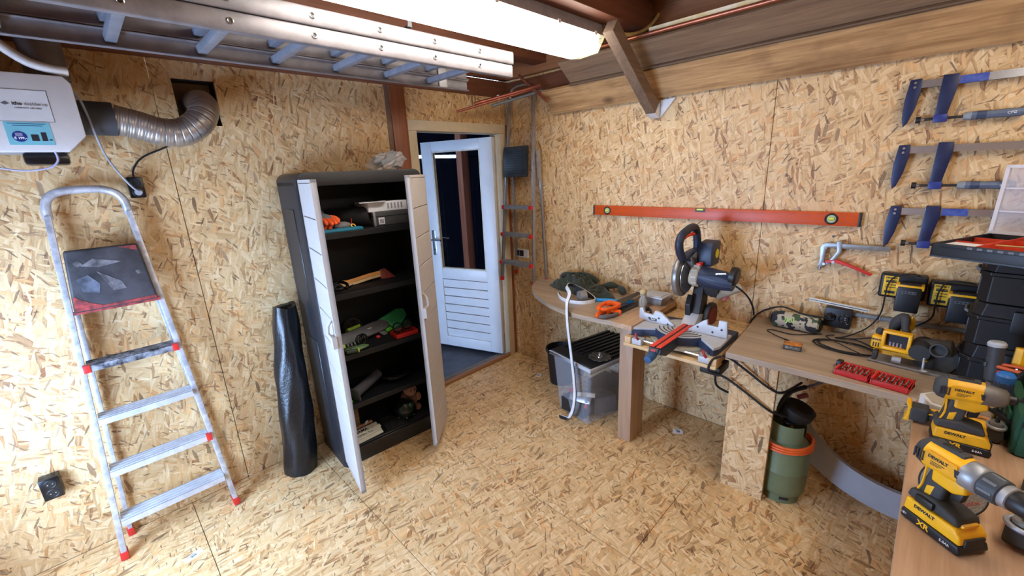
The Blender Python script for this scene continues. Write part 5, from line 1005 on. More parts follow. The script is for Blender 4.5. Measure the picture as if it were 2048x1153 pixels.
# gas bottle
t = thing('gas_bottle', 'olive green gas bottle with orange hose coiled round it', 'gas bottle', (-.415, -2.40+.075, 0))
MG = plain('olive_green_paint', (106, 118, 86), .42, var=.06)
MB().lathe([(.080, 0), (.088, 0), (.088, .04), (.104, .055), (.108, .08), (.108, .175), (.1095, .178), (.108, .182), (.108, .285), (.10, .32), (.075, .345), (.03, .355), (.002, .356)], 40).build('cylinder', MG, t)
cl = []
for k in range(33): a = math.radians(-60+300*k/32); cl.append((.085*math.cos(a), .085*math.sin(a)))
m = MB(); m.prism(cl+[(x*.96, y*.96) for x, y in cl[::-1]], .33, .435, 'xy'); m.build('collar', MG, t)
for a in (205, 290): MB(eul(0, 0, a)).box(.0865, .0895, -.02, .02, .022, .036).build('foot_slot', M_INK, t)
m = MB(); pts = [(.112*math.cos(k*.21)*(1+.01*math.sin(k)), .112*math.sin(k*.21), .300+.0145*k*.21/(2*PI)+.004*math.sin(k*.4)) for k in range(92)]
m.tube(pts, .0068, 8).build('hose', plain('orange_hose', (226, 96, 34), .5), t)
MB().cyl((0, 0, .35), (0, 0, .42), .022, 14).build('valve', plain('brass', (150, 120, 60), .35, .7), t); MB().ring((0, 0, .425), .028, .007).build('valve_wheel', M_BLACK, t)
t = thing('gas_burner', 'black gas burner torch resting on top of the gas bottle', 'burner', (-.40, -2.335, .44))
MB().lathe([(.002, .0), (.05, .005), (.072, .03), (.075, .07), (.06, .078), (.002, .06)], 24, eul(18, 0, 0)).build('bell', plain('sooty_metal', (40, 38, 36), .6, .4), t); MB().tube(spline([(-.03, .06, .0), (-.04, .05, .08), (-.03, .02, .15), (.03, -.03, .17)], 5), .011, 8).build('handle', M_BLACK, t); MB().tube(spline([(.03, -.03, .17), (.05, -.08, .2), (.06, -.12, .25)], 4), .006, 8).build('hose_end', M_DARKSTEEL, t); MB().cyl((.0, -.01, .12), (.03, -.04, .13), .012, 10).build('regulator', plain('dark_red_regulator', (110, 40, 30), .5), t)
# curved offcut leaning on the wall
t = thing('curved_offcut', 'grey curved worktop offcut leaning on the wall under the long worktop', 'offcut', (-.22, -2.75, 0))
yc, R1, R0 = -2.785, .668, .552
S = lambda R, a, d: (min(-.255+.30*(R1+R*math.sin(a)), -.03)+d, yc+R*math.cos(a), R1+R*math.sin(a)+.001)
vs = []; fs = []; K = 40
for k in range(K+1):
    a = math.radians(176+ (318-176)*k/K); vs += [S(R1, a, 0), S(R0, a, 0), S(R0, a, .026), S(R1, a, .026)]
for k in range(K): fs += [(4*k+j, 4*k+(j+1) % 4, 4*k+4+(j+1) % 4, 4*k+4+j) for j in range(4)]
fs += [(3, 2, 1, 0), tuple(4*K+j for j in range(4))]
MB().add(vs, fs).build('panel', plain('grey_white_panel', (158, 158, 162), .5, var=.06, scale=6), t, world=True)
m = MB(); m.tube([Vector(S(R1, math.radians(176+142*k/K), .004)) for k in range(K+1)], .0028, 6); m.tube([Vector(S(R1, math.radians(176+142*k/K), .018)) for k in range(K+1)], .0028, 6); m.build('edge_band', plain('cream_edge', (196, 182, 156), .5), t, world=True)
# cables hanging from the saw bench
tub('extension_cable', spline([(-.585, -2.03, .755), (-.605, -2.0, .735), (-.612, -1.985, .69), (-.60, -1.995, .66), (-.575, -2.06, .64), (-.565, -2.16, .585), (-.56, -2.255, .53), (-.52, -2.29, .50), (-.46, -2.33, .47)], 7), .006, M_RUBBER, 'thick black cable from the saw bench across the chipboard leg', 'cable', 'black cables in front of the chipboard leg', 8)
tub('extension_cable', spline([(-.60, -2.04, .765), (-.585, -2.08, .752), (-.57, -2.16, .70), (-.562, -2.25, .645), (-.52, -2.30, .62), (-.40, -2.35, .64)], 7), .006, M_RUBBER, 'thick black cable just below the long worktop edge', 'cable', 'black cables in front of the chipboard leg', 8)
tub('extension_cable', spline([(-.50, -1.985, .634), (-.49, -1.985, .56), (-.47, -2.0, .52), (-.44, -2.06, .49), (-.42, -2.16, .48), (-.42, -2.24, .50)], 7), .006, M_RUBBER, 'black cable looping down behind the chipboard leg', 'cable', 'black cables in front of the chipboard leg', 8)
# ------------------------------------------------------------------ on the long worktop
t = thing('bluetooth_speaker', 'camouflage cylindrical speaker lying at the back of the long worktop', 'speaker', (-.10, -2.235, TZ+.046), rot=eul(0, 0, -4))
Mc = NT('camouflage'); tc = Mc.n('ShaderNodeTexCoord').outputs['Object']
n1 = Mc.n('ShaderNodeTexNoise', {'Vector': tc, 'Scale': 26., 'Detail': 2.}).outputs[0]; n2 = Mc.n('ShaderNodeTexNoise', {'Vector': tc, 'Scale': 21., 'Detail': 2., 'W': 3.}, noise_dimensions='4D').outputs[0]
cc = Mc.mix(Mc.math('GREATER_THAN', n2, .56), rgb(172, 160, 138), rgb(62, 78, 52)); cc = Mc.mix(Mc.math('GREATER_THAN', n1, .54), cc, rgb(40, 42, 46)); Mc.set(color=cc, rough=.9)
R = T(0, .11, 0) @ eul(90, 0, 0)
sb = MB(R).lathe([(.030, .004), (.042, .012), (.045, .03), (.045, .20), (.042, .218), (.030, .226)], 32).build('grille', Mc.m, t)
for z0, z1 in ((.0, .006), (.224, .230)): MB(R).lathe([(.002, z0), (.030, z0), (.034, (z0+z1)/2), (.030, z1), (.002, z1)], 24).build('bass_radiator', M_BLACK, t)
text('!JBL', .036, plain('lime_print', (172, 190, 110), .5), sb, face((-.0435, .012, .014), (0, -1, 0), (.35, 0, .94)), bold=.001)
t = thing('small_carton', 'small orange and black printed carton on the long worktop', 'carton', (-.385, -2.29, TZ), 8)
MB().box(-.03, .03, -.038, .038, .001, .024).build('carton', plain('dark_print_card', (64, 58, 52), .5), t, bev=.001); MB().box(-.028, .028, -.036, .036, .024, .0246).build('printed_top', plain('orange_print', (224, 142, 48), .5, c2=(120, 60, 30), scale=30), t); MB().box(-.0306, -.03, -.03, .03, .005, .020).build('printed_side', plain('silver_print', (150, 148, 140), .5, c2=(50, 46, 44), scale=60), t)
def loops():
    t = thing('charging_cable', 'long thin black charging cable coiled loosely on the long worktop', 'cable', (-.24, -2.42, TZ))
    P = [(-.10, -2.36, TZ+.004), (-.16, -2.30, TZ+.004), (-.20, -2.24, TZ+.004), (-.185, -2.16, TZ+.004), (-.21, -2.135, TZ+.004), (-.255, -2.18, TZ+.004), (-.29, -2.235, TZ+.004)]
    MB().tube(spline(P, 8), .0026, 6).build('lead', M_RUBBER, t, world=True); MB().bar((-.288, -2.232, TZ+.0045), (-.305, -2.256, TZ+.0045), .008, .006).build('plug', M_BLACK, t, world=True); MB().bar((-.305, -2.256, TZ+.0045), (-.313, -2.267, TZ+.0045), .005, .003).build('plug_tip', M_STEEL, t, world=True)
    pts = []
    for k in range(120): a = k*.19; R = 1+.10*math.sin(k*.11)+.05*math.sin(k*.37); pts.append((-.235+.072*R*math.cos(a)+.01*math.sin(k*.05), -2.475+.115*R*math.sin(a), TZ+.003+.0022*(k*.19/(2*PI))+.001*math.sin(k)))
    pts += [tuple(v) for v in spline([pts[-1], (-.17, -2.40, TZ+.012), (-.12, -2.39, TZ+.01), (-.09, -2.41, TZ+.006)], 8)[1:]]
    MB().tube(pts, .0026, 6).build('coil', M_RUBBER, t, world=True)
loops()
tub('power_lead', spline([(-.095, -2.375, .892), (-.12, -2.34, .90), (-.10, -2.26, .895), (-.05, -2.16, .90), (-.035, -2.08, .865), (-.03, -2.03, .82), (-.032, -2.0, .765)], 7), .0045, M_RUBBER, 'black power lead from the socket block behind the speaker to the saw', 'cord')
tub('saw_charger_lead', spline([(-.13, -2.42, .808), (-.12, -2.50, .812), (-.16, -2.57, .806), (-.20, -2.62, .805)], 7), .0035, M_RUBBER, 'thin black lead running to the yellow circular saw', 'cord')
# red bit case
def bitcase():
    t = thing('bit_case', 'open red bit set case full of driver bits on the worktop edge', 'bit case', (-.535, -2.605, TZ), -8)
    for y0, y1, s in ((.004, .118, 0), (-.122, -.004, 1)):
        h = MB().box(-.048, .048, y0, y1, .001, .009).box(-.052, -.044, y0, y1, .001, .024).box(.044, .052, y0, y1, .001, .024).box(-.052, .052, y0, y0+.007, .001, .024).box(-.052, .052, y1-.007, y1, .001, .024).build('case_half', M_RED, t, bev=.003)
        for r in range(3):
            x = -.028+.026*r; MB().box(x-.004, x+.004, y0+.01, y1-.01, .008, .018).build('bit_rack', M_RED, h, bev=.0015)
            for k in range(7):
                y = y0+.016+k*.0138; MB().tube([(x-.010, y, .016), (x+.004, y, .019), (x+.008, y, .021), (x+.013, y, .0225)], [.0034, .0034, .002, .002], 6).build('driver_bit', M_STEEL if (k+r) % 3 else M_DARKSTEEL, h)
    MB().box(-.02, .02, -.006, .006, .004, .016).build('hinge', M_RED, t); MB().box(.012, .05, .112, .132, .010, .034).build('latch', M_BLACK, t, bev=.004)
bitcase()
# ------------------------------------------------------------------ yellow circular saw
M_YDIRTY = plain('dusty_yellow', (226, 166, 26), .45, var=.1, scale=30); M_GRIP = plain('dark_grey_grip', (58, 58, 58), .7, var=.15); M_DUST = plain('dusty_black', (62, 58, 52), .75, var=.25, scale=20)
def circ_saw():
    t = thing('circular_saw', 'yellow cordless circular saw standing on its steel base plate', 'circular saw', (-.262, -2.706, TZ), rz=-6)
    # local: x towards the wall, y along the wall (+y towards the corner)
    MB().box(-.085, .085, -.13, .13, .001, .005).build('base_plate', M_ALU_DULL, t, bev=.001); MB().box(-.085, -.081, -.13, .13, .001, .012).build('plate_edge', M_ALU_DULL, t)
    MB(T(-.01, -.075, .062) @ eul(0, 90, 0)).lathe([(.002, -.016), (.072, -.016), (.078, 0), (.072, .016), (.002, .016)], 32).build('blade_guard', M_DUST, t)
    MB().box(-.045, .05, -.06, .065, .035, .105).build('gear_housing', M_YDIRTY, t, bev=.014, seg=3)
    MB(T(-.02, -.03, .085) @ eul(0, -90, 0)).lathe([(.040, -.06), (.044, -.03), (.044, .03), (.036, .05), (.034, .056)], 24).build('motor', plain('motor_black', (44, 42, 40), .6), t); MB(T(-.02, -.078, .105) @ eul(80, 0, 0)).lathe([(.026, -.07), (.034, -.06), (.034, .04), (.028, .045)], 20).build('dust_housing', M_DUST, t)
    MB(T(-.075, -.085, .115) @ eul(0, -80, 0)).lathe([(.022, 0), (.028, 0), (.028, .022), (.022, .022), (.022, 0)], 24).build('dust_port', M_GRIP, t); MB(T(-.074, -.085, .115) @ eul(0, -80, 0)).lathe([(.0215, .0), (.002, .0)], 20).build('port_hole', M_INK, t)
    for b in ((-.075, -.035, .0, .012, .07, .15), (-.075, -.035, .085, .097, .07, .15), (-.075, -.035, .0, .097, .14, .152), (-.075, -.035, .0, .097, .066, .080)): MB().box(*b).build('battery_frame', M_YEL, t, bev=.004)
    MB().box(-.05, -.036, .01, .088, .078, .142).build('battery_slot', M_INK, t)
    for k in range(4): MB().box(-.054, -.05, .03+k*.012, .036+k*.012, .082, .10).build('contact', M_STEEL, t)
    MB().box(-.055, .01, .09, .135, .055, .115).build('rear_cover', M_YEL, t, bev=.012, seg=3)
    for k in range(4): MB().box(-.0565, -.055, .095+k*.009, .099+k*.009, .065, .085).build('vent_slot', M_INK, t)
    text('DEWALT', .012, M_INK, t, face((-.0562, .112, .098), (0, -1, 0), (0, 0, 1)), bold=.0003)
    MB().tube(spline([(.03, .075, .11), (.02, .07, .17), (.0, .045, .205), (-.015, .035, .165), (-.02, .03, .145)], 5), [.018+.004*math.sin(k*.3) for k in range(21)], 12).build('handle', M_GRIP, t); MB().tube(spline([(.035, .04, .10), (.03, .02, .17), (.005, .03, .205)], 5), .011, 10).build('handle_spine', M_YDIRTY, t)
    MB().cyl((.02, .075, .105), (-.02, .12, .13), .016, 12).build('front_grip', M_GRIP, t)
    MB().box(-.085, -.05, .10, .118, .012, .055).build('depth_lever', M_GRIP, t, bev=.005); MB().cyl((-.07, .05, .03), (-.07, .02, .03), .016, 16).build('bevel_knob', M_ALU_DULL, t); MB().bar((-.05, .12, .045), (-.05, -.02, .05), .008, .018).build('front_bracket', M_YDIRTY, t)
    MB().tube(spline([(-.055, -.045, .09), (-.082, -.05, .05), (-.088, -.052, .018)], 4), .0045, 8).build('guard_lever', M_ALU_DULL, t); MB().sphere((-.088, -.058, .014), .010, 10, 8, (1, 1.6, .8)).build('lever_knob', M_ALU_DULL, t)
circ_saw()
# ------------------------------------------------------------------ stacked black toolboxes and organizer
def toolbox(z, dx, dy, h, label, d=.215, w=.48):
    t = thing('toolbox', label, 'toolbox', (-.365+dx, -2.845+dy, z), rz=-4, group='black toolboxes stacked on the worktop')
    P = [(0, -.028), (.028, 0), (d-.02, 0), (d, -.02), (d, -w), (0, -w)]
    MB().prism(P, 0, h*.60, 'xy').build('box_body', M_BLACK, t, bev=.002, seg=1, flat=True)
    k = lambda s: [(d/2+(x-d/2)*s, -w/2+(y+w/2)*s) for x, y in P]
    MB().prism(k(1.035), h*.60, h*.685, 'xy').build('lid_rim', M_BLACK, t, bev=.002, seg=1, flat=True)
    a, b = k(.995), k(.955); n = len(P)
    MB().add([(x, y, h*.685) for x, y in a]+[(x, y, h-.002) for x, y in b], [tuple(range(n))[::-1], tuple(range(n, 2*n))]+[(i, (i+1) % n, (i+1) % n+n, i+n) for i in range(n)]).build('lid', M_BLACK, t, bev=.002, seg=1, flat=True)
    for y in (-.14, -.34): MB().box(-.016, .004, y-.035, y+.035, h*.40, h*.90).build('latch', M_BLACK, t, bev=.005)
    for x in (.06, .13): MB().box(x, x+.03, -.012, .004, h*.08, h*.52).build('side_rib', M_BLACK, t, bev=.003)
    MB().tube([(.08, .004, h*.62), (.08, .014, h*.66), (.15, .014, h*.66), (.15, .004, h*.62)], .006, 8).build('side_handle', M_GREYPL, t)
    return t
toolbox(TZ, 0, 0, .172, 'lowest black toolbox of the stack on the long worktop'); toolbox(TZ+.173, .005, .004, .166, 'middle black toolbox of the stack on the long worktop'); b3 = toolbox(TZ+.340, .012, -.002, .170, 'uppermost black toolbox of the stack under the open organizer')
MB().box(-.02, -.004, -.26, -.225, .04, .075).build('yellow_clip', M_YEL, b3, bev=.003)
def organizer():
    t = thing('parts_organizer', 'open black parts organizer with clear lid on the toolbox stack', 'organizer', (-.432, -2.693, TZ+.512), rz=-24)
    L, D, h = .40, .50, .052
    # x along the depth towards the wall, -y along the wall
    MB().box(0, L, -D, 0, 0, .006).build('tray', M_BLACK, t)
    for b in ((0, .008, -D, 0), (L-.008, L, -D, 0), (0, L, -.008, 0), (0, L, -D, -D+.008)): MB().box(b[0], b[1], b[2], b[3], .006, h).build('tray_wall', M_BLACK, t, bev=.002)
    MB().box(-.012, .004, -D+.02, -.03, h-.012, h+.002).build('front_lip', M_BLACK, t, bev=.003)
    for k in range(9): MB().box(-.0135, -.0115, -.12-k*.026, -.106-k*.026, h-.009, h-.001).build('lip_notch', M_GREYPL, t)
    MB().box(-.022, -.004, -.42, -.33, .0, h).build('latch', M_BLACK_GLOSS, t, bev=.004)
    for y, a in ((-.12, 0), (-.24, 0), (-.36, 0)): MB().box(.01, L-.01, y-.002, y+.002, .006, h+.002).build('divider', plain('orange_red_divider', (216, 66, 34), .5), t)
    for x in (.14, .27): MB().box(x-.002, x+.002, -D+.01, -.01, .006, h-.004).build('divider', plain('orange_red_divider', (216, 66, 34), .5), t)
    random.seed(9)
    for k in range(12): x, y, a = random.uniform(.05, .16), random.uniform(-.30, -.12), random.uniform(-.5, .5); MB().cyl((x, y, h-.006+.002*k/3), (x+.05*math.sin(a), y-.07*math.cos(a), h-.004+.002*k/3), .0028, 6).build('wall_plug', plain('pale_wood_plug', (206, 170, 112), .6), t)
    MB().box(.03, .12, -.115, -.015, .03, .046).build('white_fitting', M_WHITE, t, bev=.003)
    R = T(L-.002, 0, h) @ eul(0, 3, 0)
    ld = glassy('clear_lid', (226, 222, 228), .30, .2)
    l = MB(R).box(-.003, .001, -D, 0, 0, .27).build('lid', ld, t)
    m = MB(R).box(-.012, .003, -.012, 0, 0, .27).box(-.012, .003, -D, -D+.012, 0, .27).box(-.012, .003, -D, 0, .258, .27).box(-.012, .003, -D, 0, 0, .012)
    for y in (-.13, -.26, -.38): m.box(-.006, .002, y-.003, y+.003, 0, .27)
    for z in (.09, .18): m.box(-.006, .002, -D, 0, z-.003, z+.003)
    m.build('lid_rim', glassy('clear_lid_rim', (236, 232, 236), .62, .25), l)
    MB(R).tube(spline([(-.008, -.10, .15), (-.009, -.14, .18), (-.008, -.12, .21), (-.009, -.15, .24)], 4), .0018, 5).build('wire_scrap', M_INK, l)
organizer()
# ------------------------------------------------------------------ cordless drill and impact driver
def power_tool(name, label, loc, rz, impact=False):
    t = thing(name, label, 'drill', loc, rz, group=None)
    Y = M_YEL if not impact else M_YDIRTY; ax = .186
    X = lambda x: T(x, 0, ax) @ eul(0, 90, 0)
    def lx(nm, mat, prof, n=24, sc=(1, 1), ang=40, parent=None):
        return MB(T(0, 0, ax) @ Matrix.Diagonal((1, sc[0], sc[1], 1)) @ eul(0, 90, 0)).lathe([(r, x) for r, x in prof], n).build(nm, mat, parent or t, angle=ang)
    lx('motor_housing', Y, [(.020, -.096), (.030, -.090), (.0345, -.075), (.0355, -.02), (.034, .004)], 24, (.92, 1.06))
    lx('rear_cap', M_GRIP, [(.002, -.101), (.020, -.100), (.031, -.090), (.0352, -.076), (.033, -.074)], 24, (.93, 1.07))
    for s in (-1, 1):
        for k in range(4): MB().box(-.090+k*.0065, -.0868+k*.0065, s*.0335-.001, s*.0335+.001, ax-.012, ax+.014).build('vent_slot', M_INK, t)
        MB().prism([(-.068, .018), (-.062, .022), (.0, .020), (.004, -.012), (-.062, -.012), (-.068, -.006)], s*.0322-.001, s*.0322+.001, 'xz').build('label_plate', plain('orange_yellow_plate', (236, 168, 24), .45), t).location = (0, 0, ax)
        fm = face((-.038, s*.0338, ax+.010), (s*-1, 0, 0), (0, 0, 1))
        text('DEWALT', .0105, M_INK, t, fm, bold=.0003)
        for q, (w, zz) in enumerate(((.03, .0), (.024, -.004), (.018, -.0075))): MB().box(-.052, -.052+w, s*.0333-.0004, s*.0333+.0004, ax+zz-.001, ax+zz+.0005).build('print_line', M_INK, t)
        MB().prism([(-.010, .006), (.0, .006), (.0, -.012), (-.006, -.012)], s*.0335-.0006, s*.0335+.0006, 'xz').build('hammer_mark', M_INK, t).location = (.006, 0, ax+.006)
    MB().box(-.075, -.004, -.013, .013, ax+.030, ax+.041).build('top_pad', M_GRIP, t, bev=.005); MB().box(-.055, -.02, -.0085, .0085, ax+.040, ax+.0425).build('selector', M_BLACK, t, bev=.001)
    if not impact:
        lx('gearbox', plain('silver_grey_gearbox', (150, 152, 154), .4, .4), [(.034, .002), (.0345, .006), (.0335, .030), (.030, .034)], 28)
        lx('clutch_ring', plain('dark_slate_ring', (58, 62, 66), .5), [(.030, .034), (.0315, .037), (.0295, .068), (.026, .070)], 20, ang=20)
        for k in range(8): a = 2*PI*k/8; MB().bar((.040, .0305*math.cos(a), ax+.0305*math.sin(a)), (.064, .0290*math.cos(a), ax+.0290*math.sin(a)), .006, .003, (0, math.cos(a), math.sin(a))).build('ring_ridge', plain('ridge_grey', (104, 110, 114), .45), t)
        lx('chuck_collar', M_ALU_DULL, [(.0255, .070), (.0265, .072), (.0265, .083), (.024, .085)], 28)
        lx('chuck_sleeve', M_BLACK, [(.0235, .085), (.0245, .09), (.0235, .118), (.0195, .126)], 28); lx('chuck_nose', M_STEEL, [(.0195, .126), (.016, .132), (.009, .142), (.004, .143)], 20)
        for k in range(3): a = 2*PI*k/3; MB().bar((.132, .007*math.cos(a), ax+.007*math.sin(a)), (.149, .003*math.cos(a), ax+.003*math.sin(a)), .005, .005).build('jaw', M_STEEL, t)
    else:
        lx('gearbox', plain('worn_grey_nose', (112, 106, 98), .5, .4), [(.034, .002), (.0335, .01), (.030, .03), (.026, .05), (.0185, .056)], 28); lx('bit_holder', M_BLACK, [(.014, .056), (.014, .070), (.009, .075), (.002, .076)], 18)
        MB().tube([(.02, 0, ax-.025), (.032, 0, ax-.034)], .006, 8).build('work_light', M_STEEL, t)
    # neck, grip, trigger
    MB().prism([(-.052, ax-.02), (.018, ax-.02), (.022, ax-.042), (-.004, ax-.058), (-.050, ax-.055)], -.024, .024, 'xz').build('neck', Y, t, bev=.008, seg=3)
    MB().prism([(-.058, ax-.025), (-.018, ax-.045), (-.022, ax-.085), (-.030, .058), (-.078, .058), (-.070, ax-.08)], -.0195, .0195, 'xz').build('grip', M_GRIP, t, bev=.009, seg=3)
    for s in (-1, 1): MB().prism([(-.056, ax-.075), (-.040, ax-.068), (-.045, ax-.10), (-.060, ax-.112)], min(s*.0185, s*.0205), max(s*.0185, s*.0205), 'xz').build('grip_inlay', Y, t, bev=.001)
    for s in (-1, 1): MB().tube(spline([(-.068, s*.016, ax-.03), (-.066, s*.0195, ax-.075), (-.076, s*.019, .075)], 4), .0028, 6).build('grip_line', Y, t)
    MB().prism([(-.014, ax-.052), (.010, ax-.055), (.006, ax-.078), (-.016, ax-.085)], -.009, .009, 'xz').build('trigger', M_BLACK, t, bev=.004); MB().cyl((-.004, -.022, ax-.05), (-.004, .022, ax-.05), .005, 10).build('direction_button', M_INK, t)
    MB().prism([(-.085, .062), (.030, .062), (.024, .080), (-.03, .092), (-.08, .086)], -.033, .033, 'xz').build('foot', M_GRIP, t, bev=.008, seg=3)
    b = MB().prism([(-.084, .002), (.046, .002), (.050, .012), (.044, .026), (-.084, .026)], -.040, .040, 'xz').build('battery', M_BLACK, t, bev=.007, seg=3)
    MB().prism([(-.082, .0262), (.044, .0262), (.042, .046), (.028, .061), (-.080, .061)], -.038, .038, 'xz').build('battery_top', Y, b, bev=.006, seg=3); MB().box(.0425, .0475, -.026, .026, .008, .044).build('battery_panel', M_INK, b, bev=.002)
    MB().box(.0, .034, -.022, .022, .0612, .070).build('release_latch', Y, b, bev=.004); MB().box(.008, .024, -.014, .014, .070, .0712).build('latch_slot', M_INK, b)
    for s in (-1, 1):
        text('DEWALT', .0115, M_INK, b, face((-.035, s*.0386, .050), (-s, 0, 0), (0, 0, 1)), bold=.0004); text('XR', .020, M_YEL, b, face((-.030, s*.0404, .0155), (-s, 0, 0), (0, 0, 1)), bold=.0006); text('5.0Ah', .009, M_WHITEINK, b, face((.018, s*.0404, .013), (-s, 0, 0), (0, 0, 1))); text('18V', .008, M_WHITEINK, b, face((-.075, s*.0404, .015), (-s, 0, 0), (0, 0, 1)))
    if not impact: MB().box(-.06, -.02, .0335, .042, .066, .086).build('belt_hook', M_BLACK, t, bev=.004); MB().box(-.06, -.02, -.042, -.0335, .066, .086).build('belt_hook', M_BLACK, t, bev=.004)
power_tool('cordless_drill', 'yellow and black cordless drill with keyless chuck standing on its battery', (-1.392, -2.832, TZ), -128)
power_tool('impact_driver', 'dusty yellow impact driver with short nose standing behind the drill', (-.895, -2.868, TZ), -86, True)
# ------------------------------------------------------------------ angle grinders and cutting disc
def grinder(loc, rot, label, disc=False):
    t = thing('angle_grinder', label, 'grinder', loc, rot=rot, group='yellow angle grinders on the front workbench')
    lx = lambda nm, mat, prof, sc=(1, 1), n=20: MB(T(0, 0, .034) @ Matrix.Diagonal((1, sc[0], sc[1], 1)) @ eul(0, 90, 0)).lathe([(r, x) for r, x in prof], n).build(nm, mat, t)
    lx('body', M_YEL, [(.022, -.03), (.030, -.025), (.031, .05), (.027, .06)]); lx('grip', M_GRIP, [(.025, -.14), (.022, -.12), (.021, -.06), (.024, -.028)])
    MB().box(-.205, -.135, -.033, .033, .008, .062).build('battery_mount', M_GRIP, t, bev=.010, seg=3); MB().prism([(-.222, .004), (-.205, .0), (-.196, .02), (-.196, .052), (-.204, .070), (-.222, .074), (-.214, .06), (-.212, .03)], -.030, .030, 'xz').build('mount_flange', M_YEL, t, bev=.003); MB().box(-.13, -.05, -.006, .006, .052, .060).build('paddle_switch', M_YEL, t, bev=.003)
    for s in (-1, 1): MB().tube(spline([(-.15, s*.027, .045), (-.10, s*.0225, .05), (-.05, s*.0225, .045)], 4), .0028, 6).build('grip_line', M_YEL, t)
    MB().prism([(.055, .012), (.10, .004), (.118, .02), (.112, .055), (.06, .062)], -.028, .028, 'xz').build('gear_head', M_DUST, t, bev=.008, seg=3); MB().cyl((.088, 0, .055), (.088, 0, .075), .022, 20).build('flange', plain('worn_silver', (150, 148, 142), .4, .6), t); MB().cyl((.088, 0, .075), (.088, 0, .090), .008, 12).build('spindle', M_DARKSTEEL, t)
    MB().ring((.088, 0, .06), .03, .006).build('guard_clamp', M_ALU_DULL, t); MB().tube(spline([(.07, .03, .06), (.05, .045, .058), (.03, .046, .055)], 4), .006, 8).build('guard_lever', plain('orange_lever', (206, 140, 80), .5), t)
    return t
g = grinder((-.80, -2.868, TZ), eul(0, 0, -90) @ Matrix.Diagonal((.68, .9, .9, 1)), 'yellow angle grinder lying behind the impact driver')
grinder((-1.235, -2.965, TZ), eul(0, 0, 168), 'yellow angle grinder with bare spindle lying beside the cutting disc')
t = thing('cutting_disc', 'grey abrasive cutting disc standing tilted beside the drill', 'disc', (-1.252, -2.830, TZ+.053), rot=eul(0, -54, 8))
MB().lathe([(.012, -.001), (.063, -.001), (.063, .001), (.012, .001)], 48).build('abrasive', plain('sparkly_grit', (108, 102, 94), .8, c2=(150, 142, 130), scale=300), t); MB().lathe([(.011, .001), (.030, .001), (.030, .0016), (.011, .0016)], 32).build('paper_label', plain('tan_label', (166, 156, 140), .7), t); MB().ring((0, 0, 0), .0645, .0022, None, 48, 6).build('guard_edge', M_BLACK, t); MB().lathe([(.002, .0), (.014, .0), (.014, .008), (.002, .009)], 20).build('clamp_nut', M_DARKSTEEL, t)
text('BOSCH', .012, plain('red_print', (176, 52, 40), .6), t, T(-.028, -.032, .0013) @ eul(0, 0, -60)); MB().lathe([(.002, .001), (.006, .001), (.006, .0016), (.002, .0016)], 16, T(.038, -.02, 0)).build('logo_dot', plain('red_print', (176, 52, 40), .6), t)
MB().box(-.02, .02, -.004, .004, -.02, -.0015).build('backing_flange', M_DARKSTEEL, t)
o = MB(T(-.70, -2.79, TZ) @ eul(0, 0, 20)).prism([(-.05, -.045), (.05, -.045), (.065, -.01), (.04, .03), (-.04, .03), (-.065, -.01)], .0, .05, 'xy').build('white_guard', plain('dusty_white', (206, 202, 196), .6), bev=.006); tag(o, 'dusty white plastic guard lying behind the impact driver', 'guard')
MB(T(-.70, -2.79, TZ) @ eul(0, 0, 20)).prism([(-.038, -.035), (.038, -.035), (.05, -.008), (.03, .02), (-.03, .02), (-.05, -.008)], .0502, .051, 'xy').build('guard_recess', plain('dusty_tan', (170, 158, 138), .8), o, world=True)
# ------------------------------------------------------------------ green tool bag with tools
t = thing('tool_bag', 'dark green and black open tool bag at the right end of the workbench', 'bag', (-.66, -3.068, TZ), rz=0)
MGB = plain('dark_green_canvas', (24, 74, 48), .75, bump=.3, scale=120); MBT = plain('black_canvas', (26, 26, 28), .8)
for i, (x0, x1, y0, y1, h) in enumerate(((-.20, .20, .085, .11, .135), (-.20, .20, -.135, -.11, .135), (-.20, -.178, -.13, .105, .125), (.178, .20, -.13, .105, .135))): MB().box(x0, x1, y0, y1, .004, h).build('bag_side', MGB if i != 2 else MGB, t, bev=.006)
MB().box(-.19, .19, -.13, .105, .001, .012).build('bag_base', MBT, t, bev=.004)
for x in (-.208, ): MB().box(x, x+.012, .03, .10, .004, .105).build('pocket', MGB, t, bev=.005); MB().box(x-.001, x+.013, .03, .10, .098, .108).build('pocket_trim', MBT, t, bev=.002); MB().box(x-.003, x+.012, -.01, .03, .004, .13).build('strap', MBT, t, bev=.003); MB().box(x, x+.012, -.12, -.012, .004, .11).build('pocket', MGB, t, bev=.005)
for y in (.112, ):
    for x in (-.12, .02): MB().box(x, x+.11, y-.004, y+.008, .004, .10).build('pocket', MGB, t, bev=.005)
    MB().box(-.01, .012, y-.004, y+.010, .004, .135).build('strap', MBT, t, bev=.003)
MB().tube(spline([(-.10, .098, .13), (-.08, .06, .20), (.0, .03, .225), (.08, .06, .20), (.10, .098, .13)], 5), .010, 8).build('carry_handle', MBT, t)
def bagtool(name, label, cat, x, y, z, rx, ry, parts):
    t = thing(name, label, cat, (-.66+x, -3.068+y, TZ+z), rot=eul(rx, ry, 0), group='hand tools standing in the tool bag')
    for nm, prof, mat, n in parts: MB().lathe(prof, n).build(nm, mat, t, angle=30)
bagtool('trowel', 'large dark grey handled trowel sticking out of the tool bag', 'trowel', .155, .138, .015, -4, 3, [('blade', [(.018, .0), (.018, .06), (.010, .075)], M_STEEL, 4), ('handle', [(.014, .07), (.021, .08), (.023, .12), (.021, .19), (.024, .215), (.002, .216)], plain('charcoal_grip', (62, 62, 64), .6), 12), ('end_cap', [(.0245, .205), (.025, .215), (.020, .222), (.002, .223)], plain('pale_grey_cap', (176, 178, 180), .5), 16)])
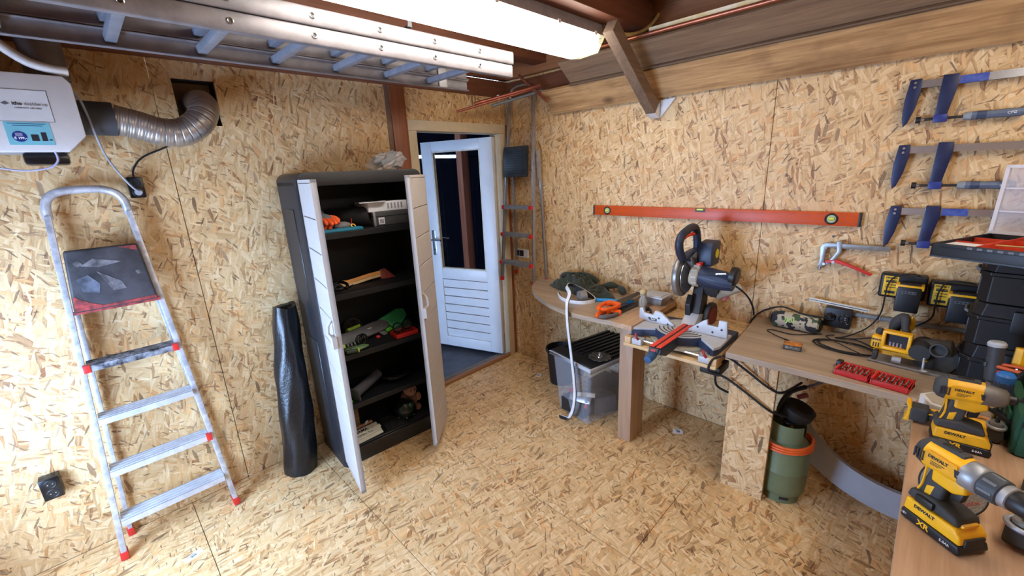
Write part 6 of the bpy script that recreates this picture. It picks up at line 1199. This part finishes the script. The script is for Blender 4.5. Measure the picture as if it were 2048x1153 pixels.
bagtool('screwdriver', 'thick blue and black handled screwdriver in the tool bag', 'screwdriver', -.07, .142, .015, 0, -2, [('shaft', [(.005, 0), (.005, .09)], M_STEEL, 8), ('handle', [(.014, .085), (.022, .095), (.024, .14), (.022, .18), (.002, .181)], plain('slate_blue_handle', (52, 66, 92), .4), 12), ('end_cap', [(.0225, .165), (.023, .188), (.017, .196), (.002, .197)], plain('bright_blue', (44, 110, 190), .4), 16), ('band', [(.0245, .100), (.0252, .112), (.002, .113)], plain('bright_blue', (44, 110, 190), .4), 16)])
bagtool('screwdriver', 'small red and yellow handled screwdriver in the tool bag', 'screwdriver', -.01, .136, .012, -3, 2, [('shaft', [(.004, 0), (.004, .10)], M_STEEL, 8), ('handle', [(.007, .09), (.012, .10), (.010, .125), (.008, .13), (.012, .15), (.012, .175), (.002, .178)], M_RED, 10), ('insert', [(.0108, .127), (.0125, .135), (.0125, .150), (.0105, .158), (.002, .159)], plain('amber_handle', (230, 150, 40), .4), 10)])
bagtool('chisel', 'yellow plastic handled tool at the back of the tool bag', 'tool', .17, .09, .05, 0, 6, [('shaft', [(.006, 0), (.006, .10)], M_STEEL, 8), ('handle', [(.018, .10), (.020, .11), (.018, .17), (.002, .172)], M_YEL, 6)])
t = thing('pipe_cutter', 'orange red handled pincers lying across the tool bag', 'pincers', (-.53, -2.985, TZ+.150), rz=-20)
for s in (-1, 1): MB().tube(spline([(-.0, .09, .0), (.01*s, .03, .006+s*.004), (.02*s, -.04, .008), (.012*s, -.10, .0)], 5), .0065, 8).build('handle', plain('orange_red_handle', (196, 84, 40), .5), t)
MB().cyl((0, .088, -.008), (0, .088, .008), .012, 12).build('joint', M_DARKSTEEL, t)
t = thing('socket_wrench', 'black tool with a bright ring end on the tool bag edge', 'wrench', (-.775, -2.955, TZ+.068), rz=40)
MB().bar((-.02, 0, 0), (.08, 0, .012), .02, .014).build('handle', M_BLACK, t, bev=.004); MB().ring((-.034, 0, .004), .013, .004).build('ring_end', M_STEEL, t)
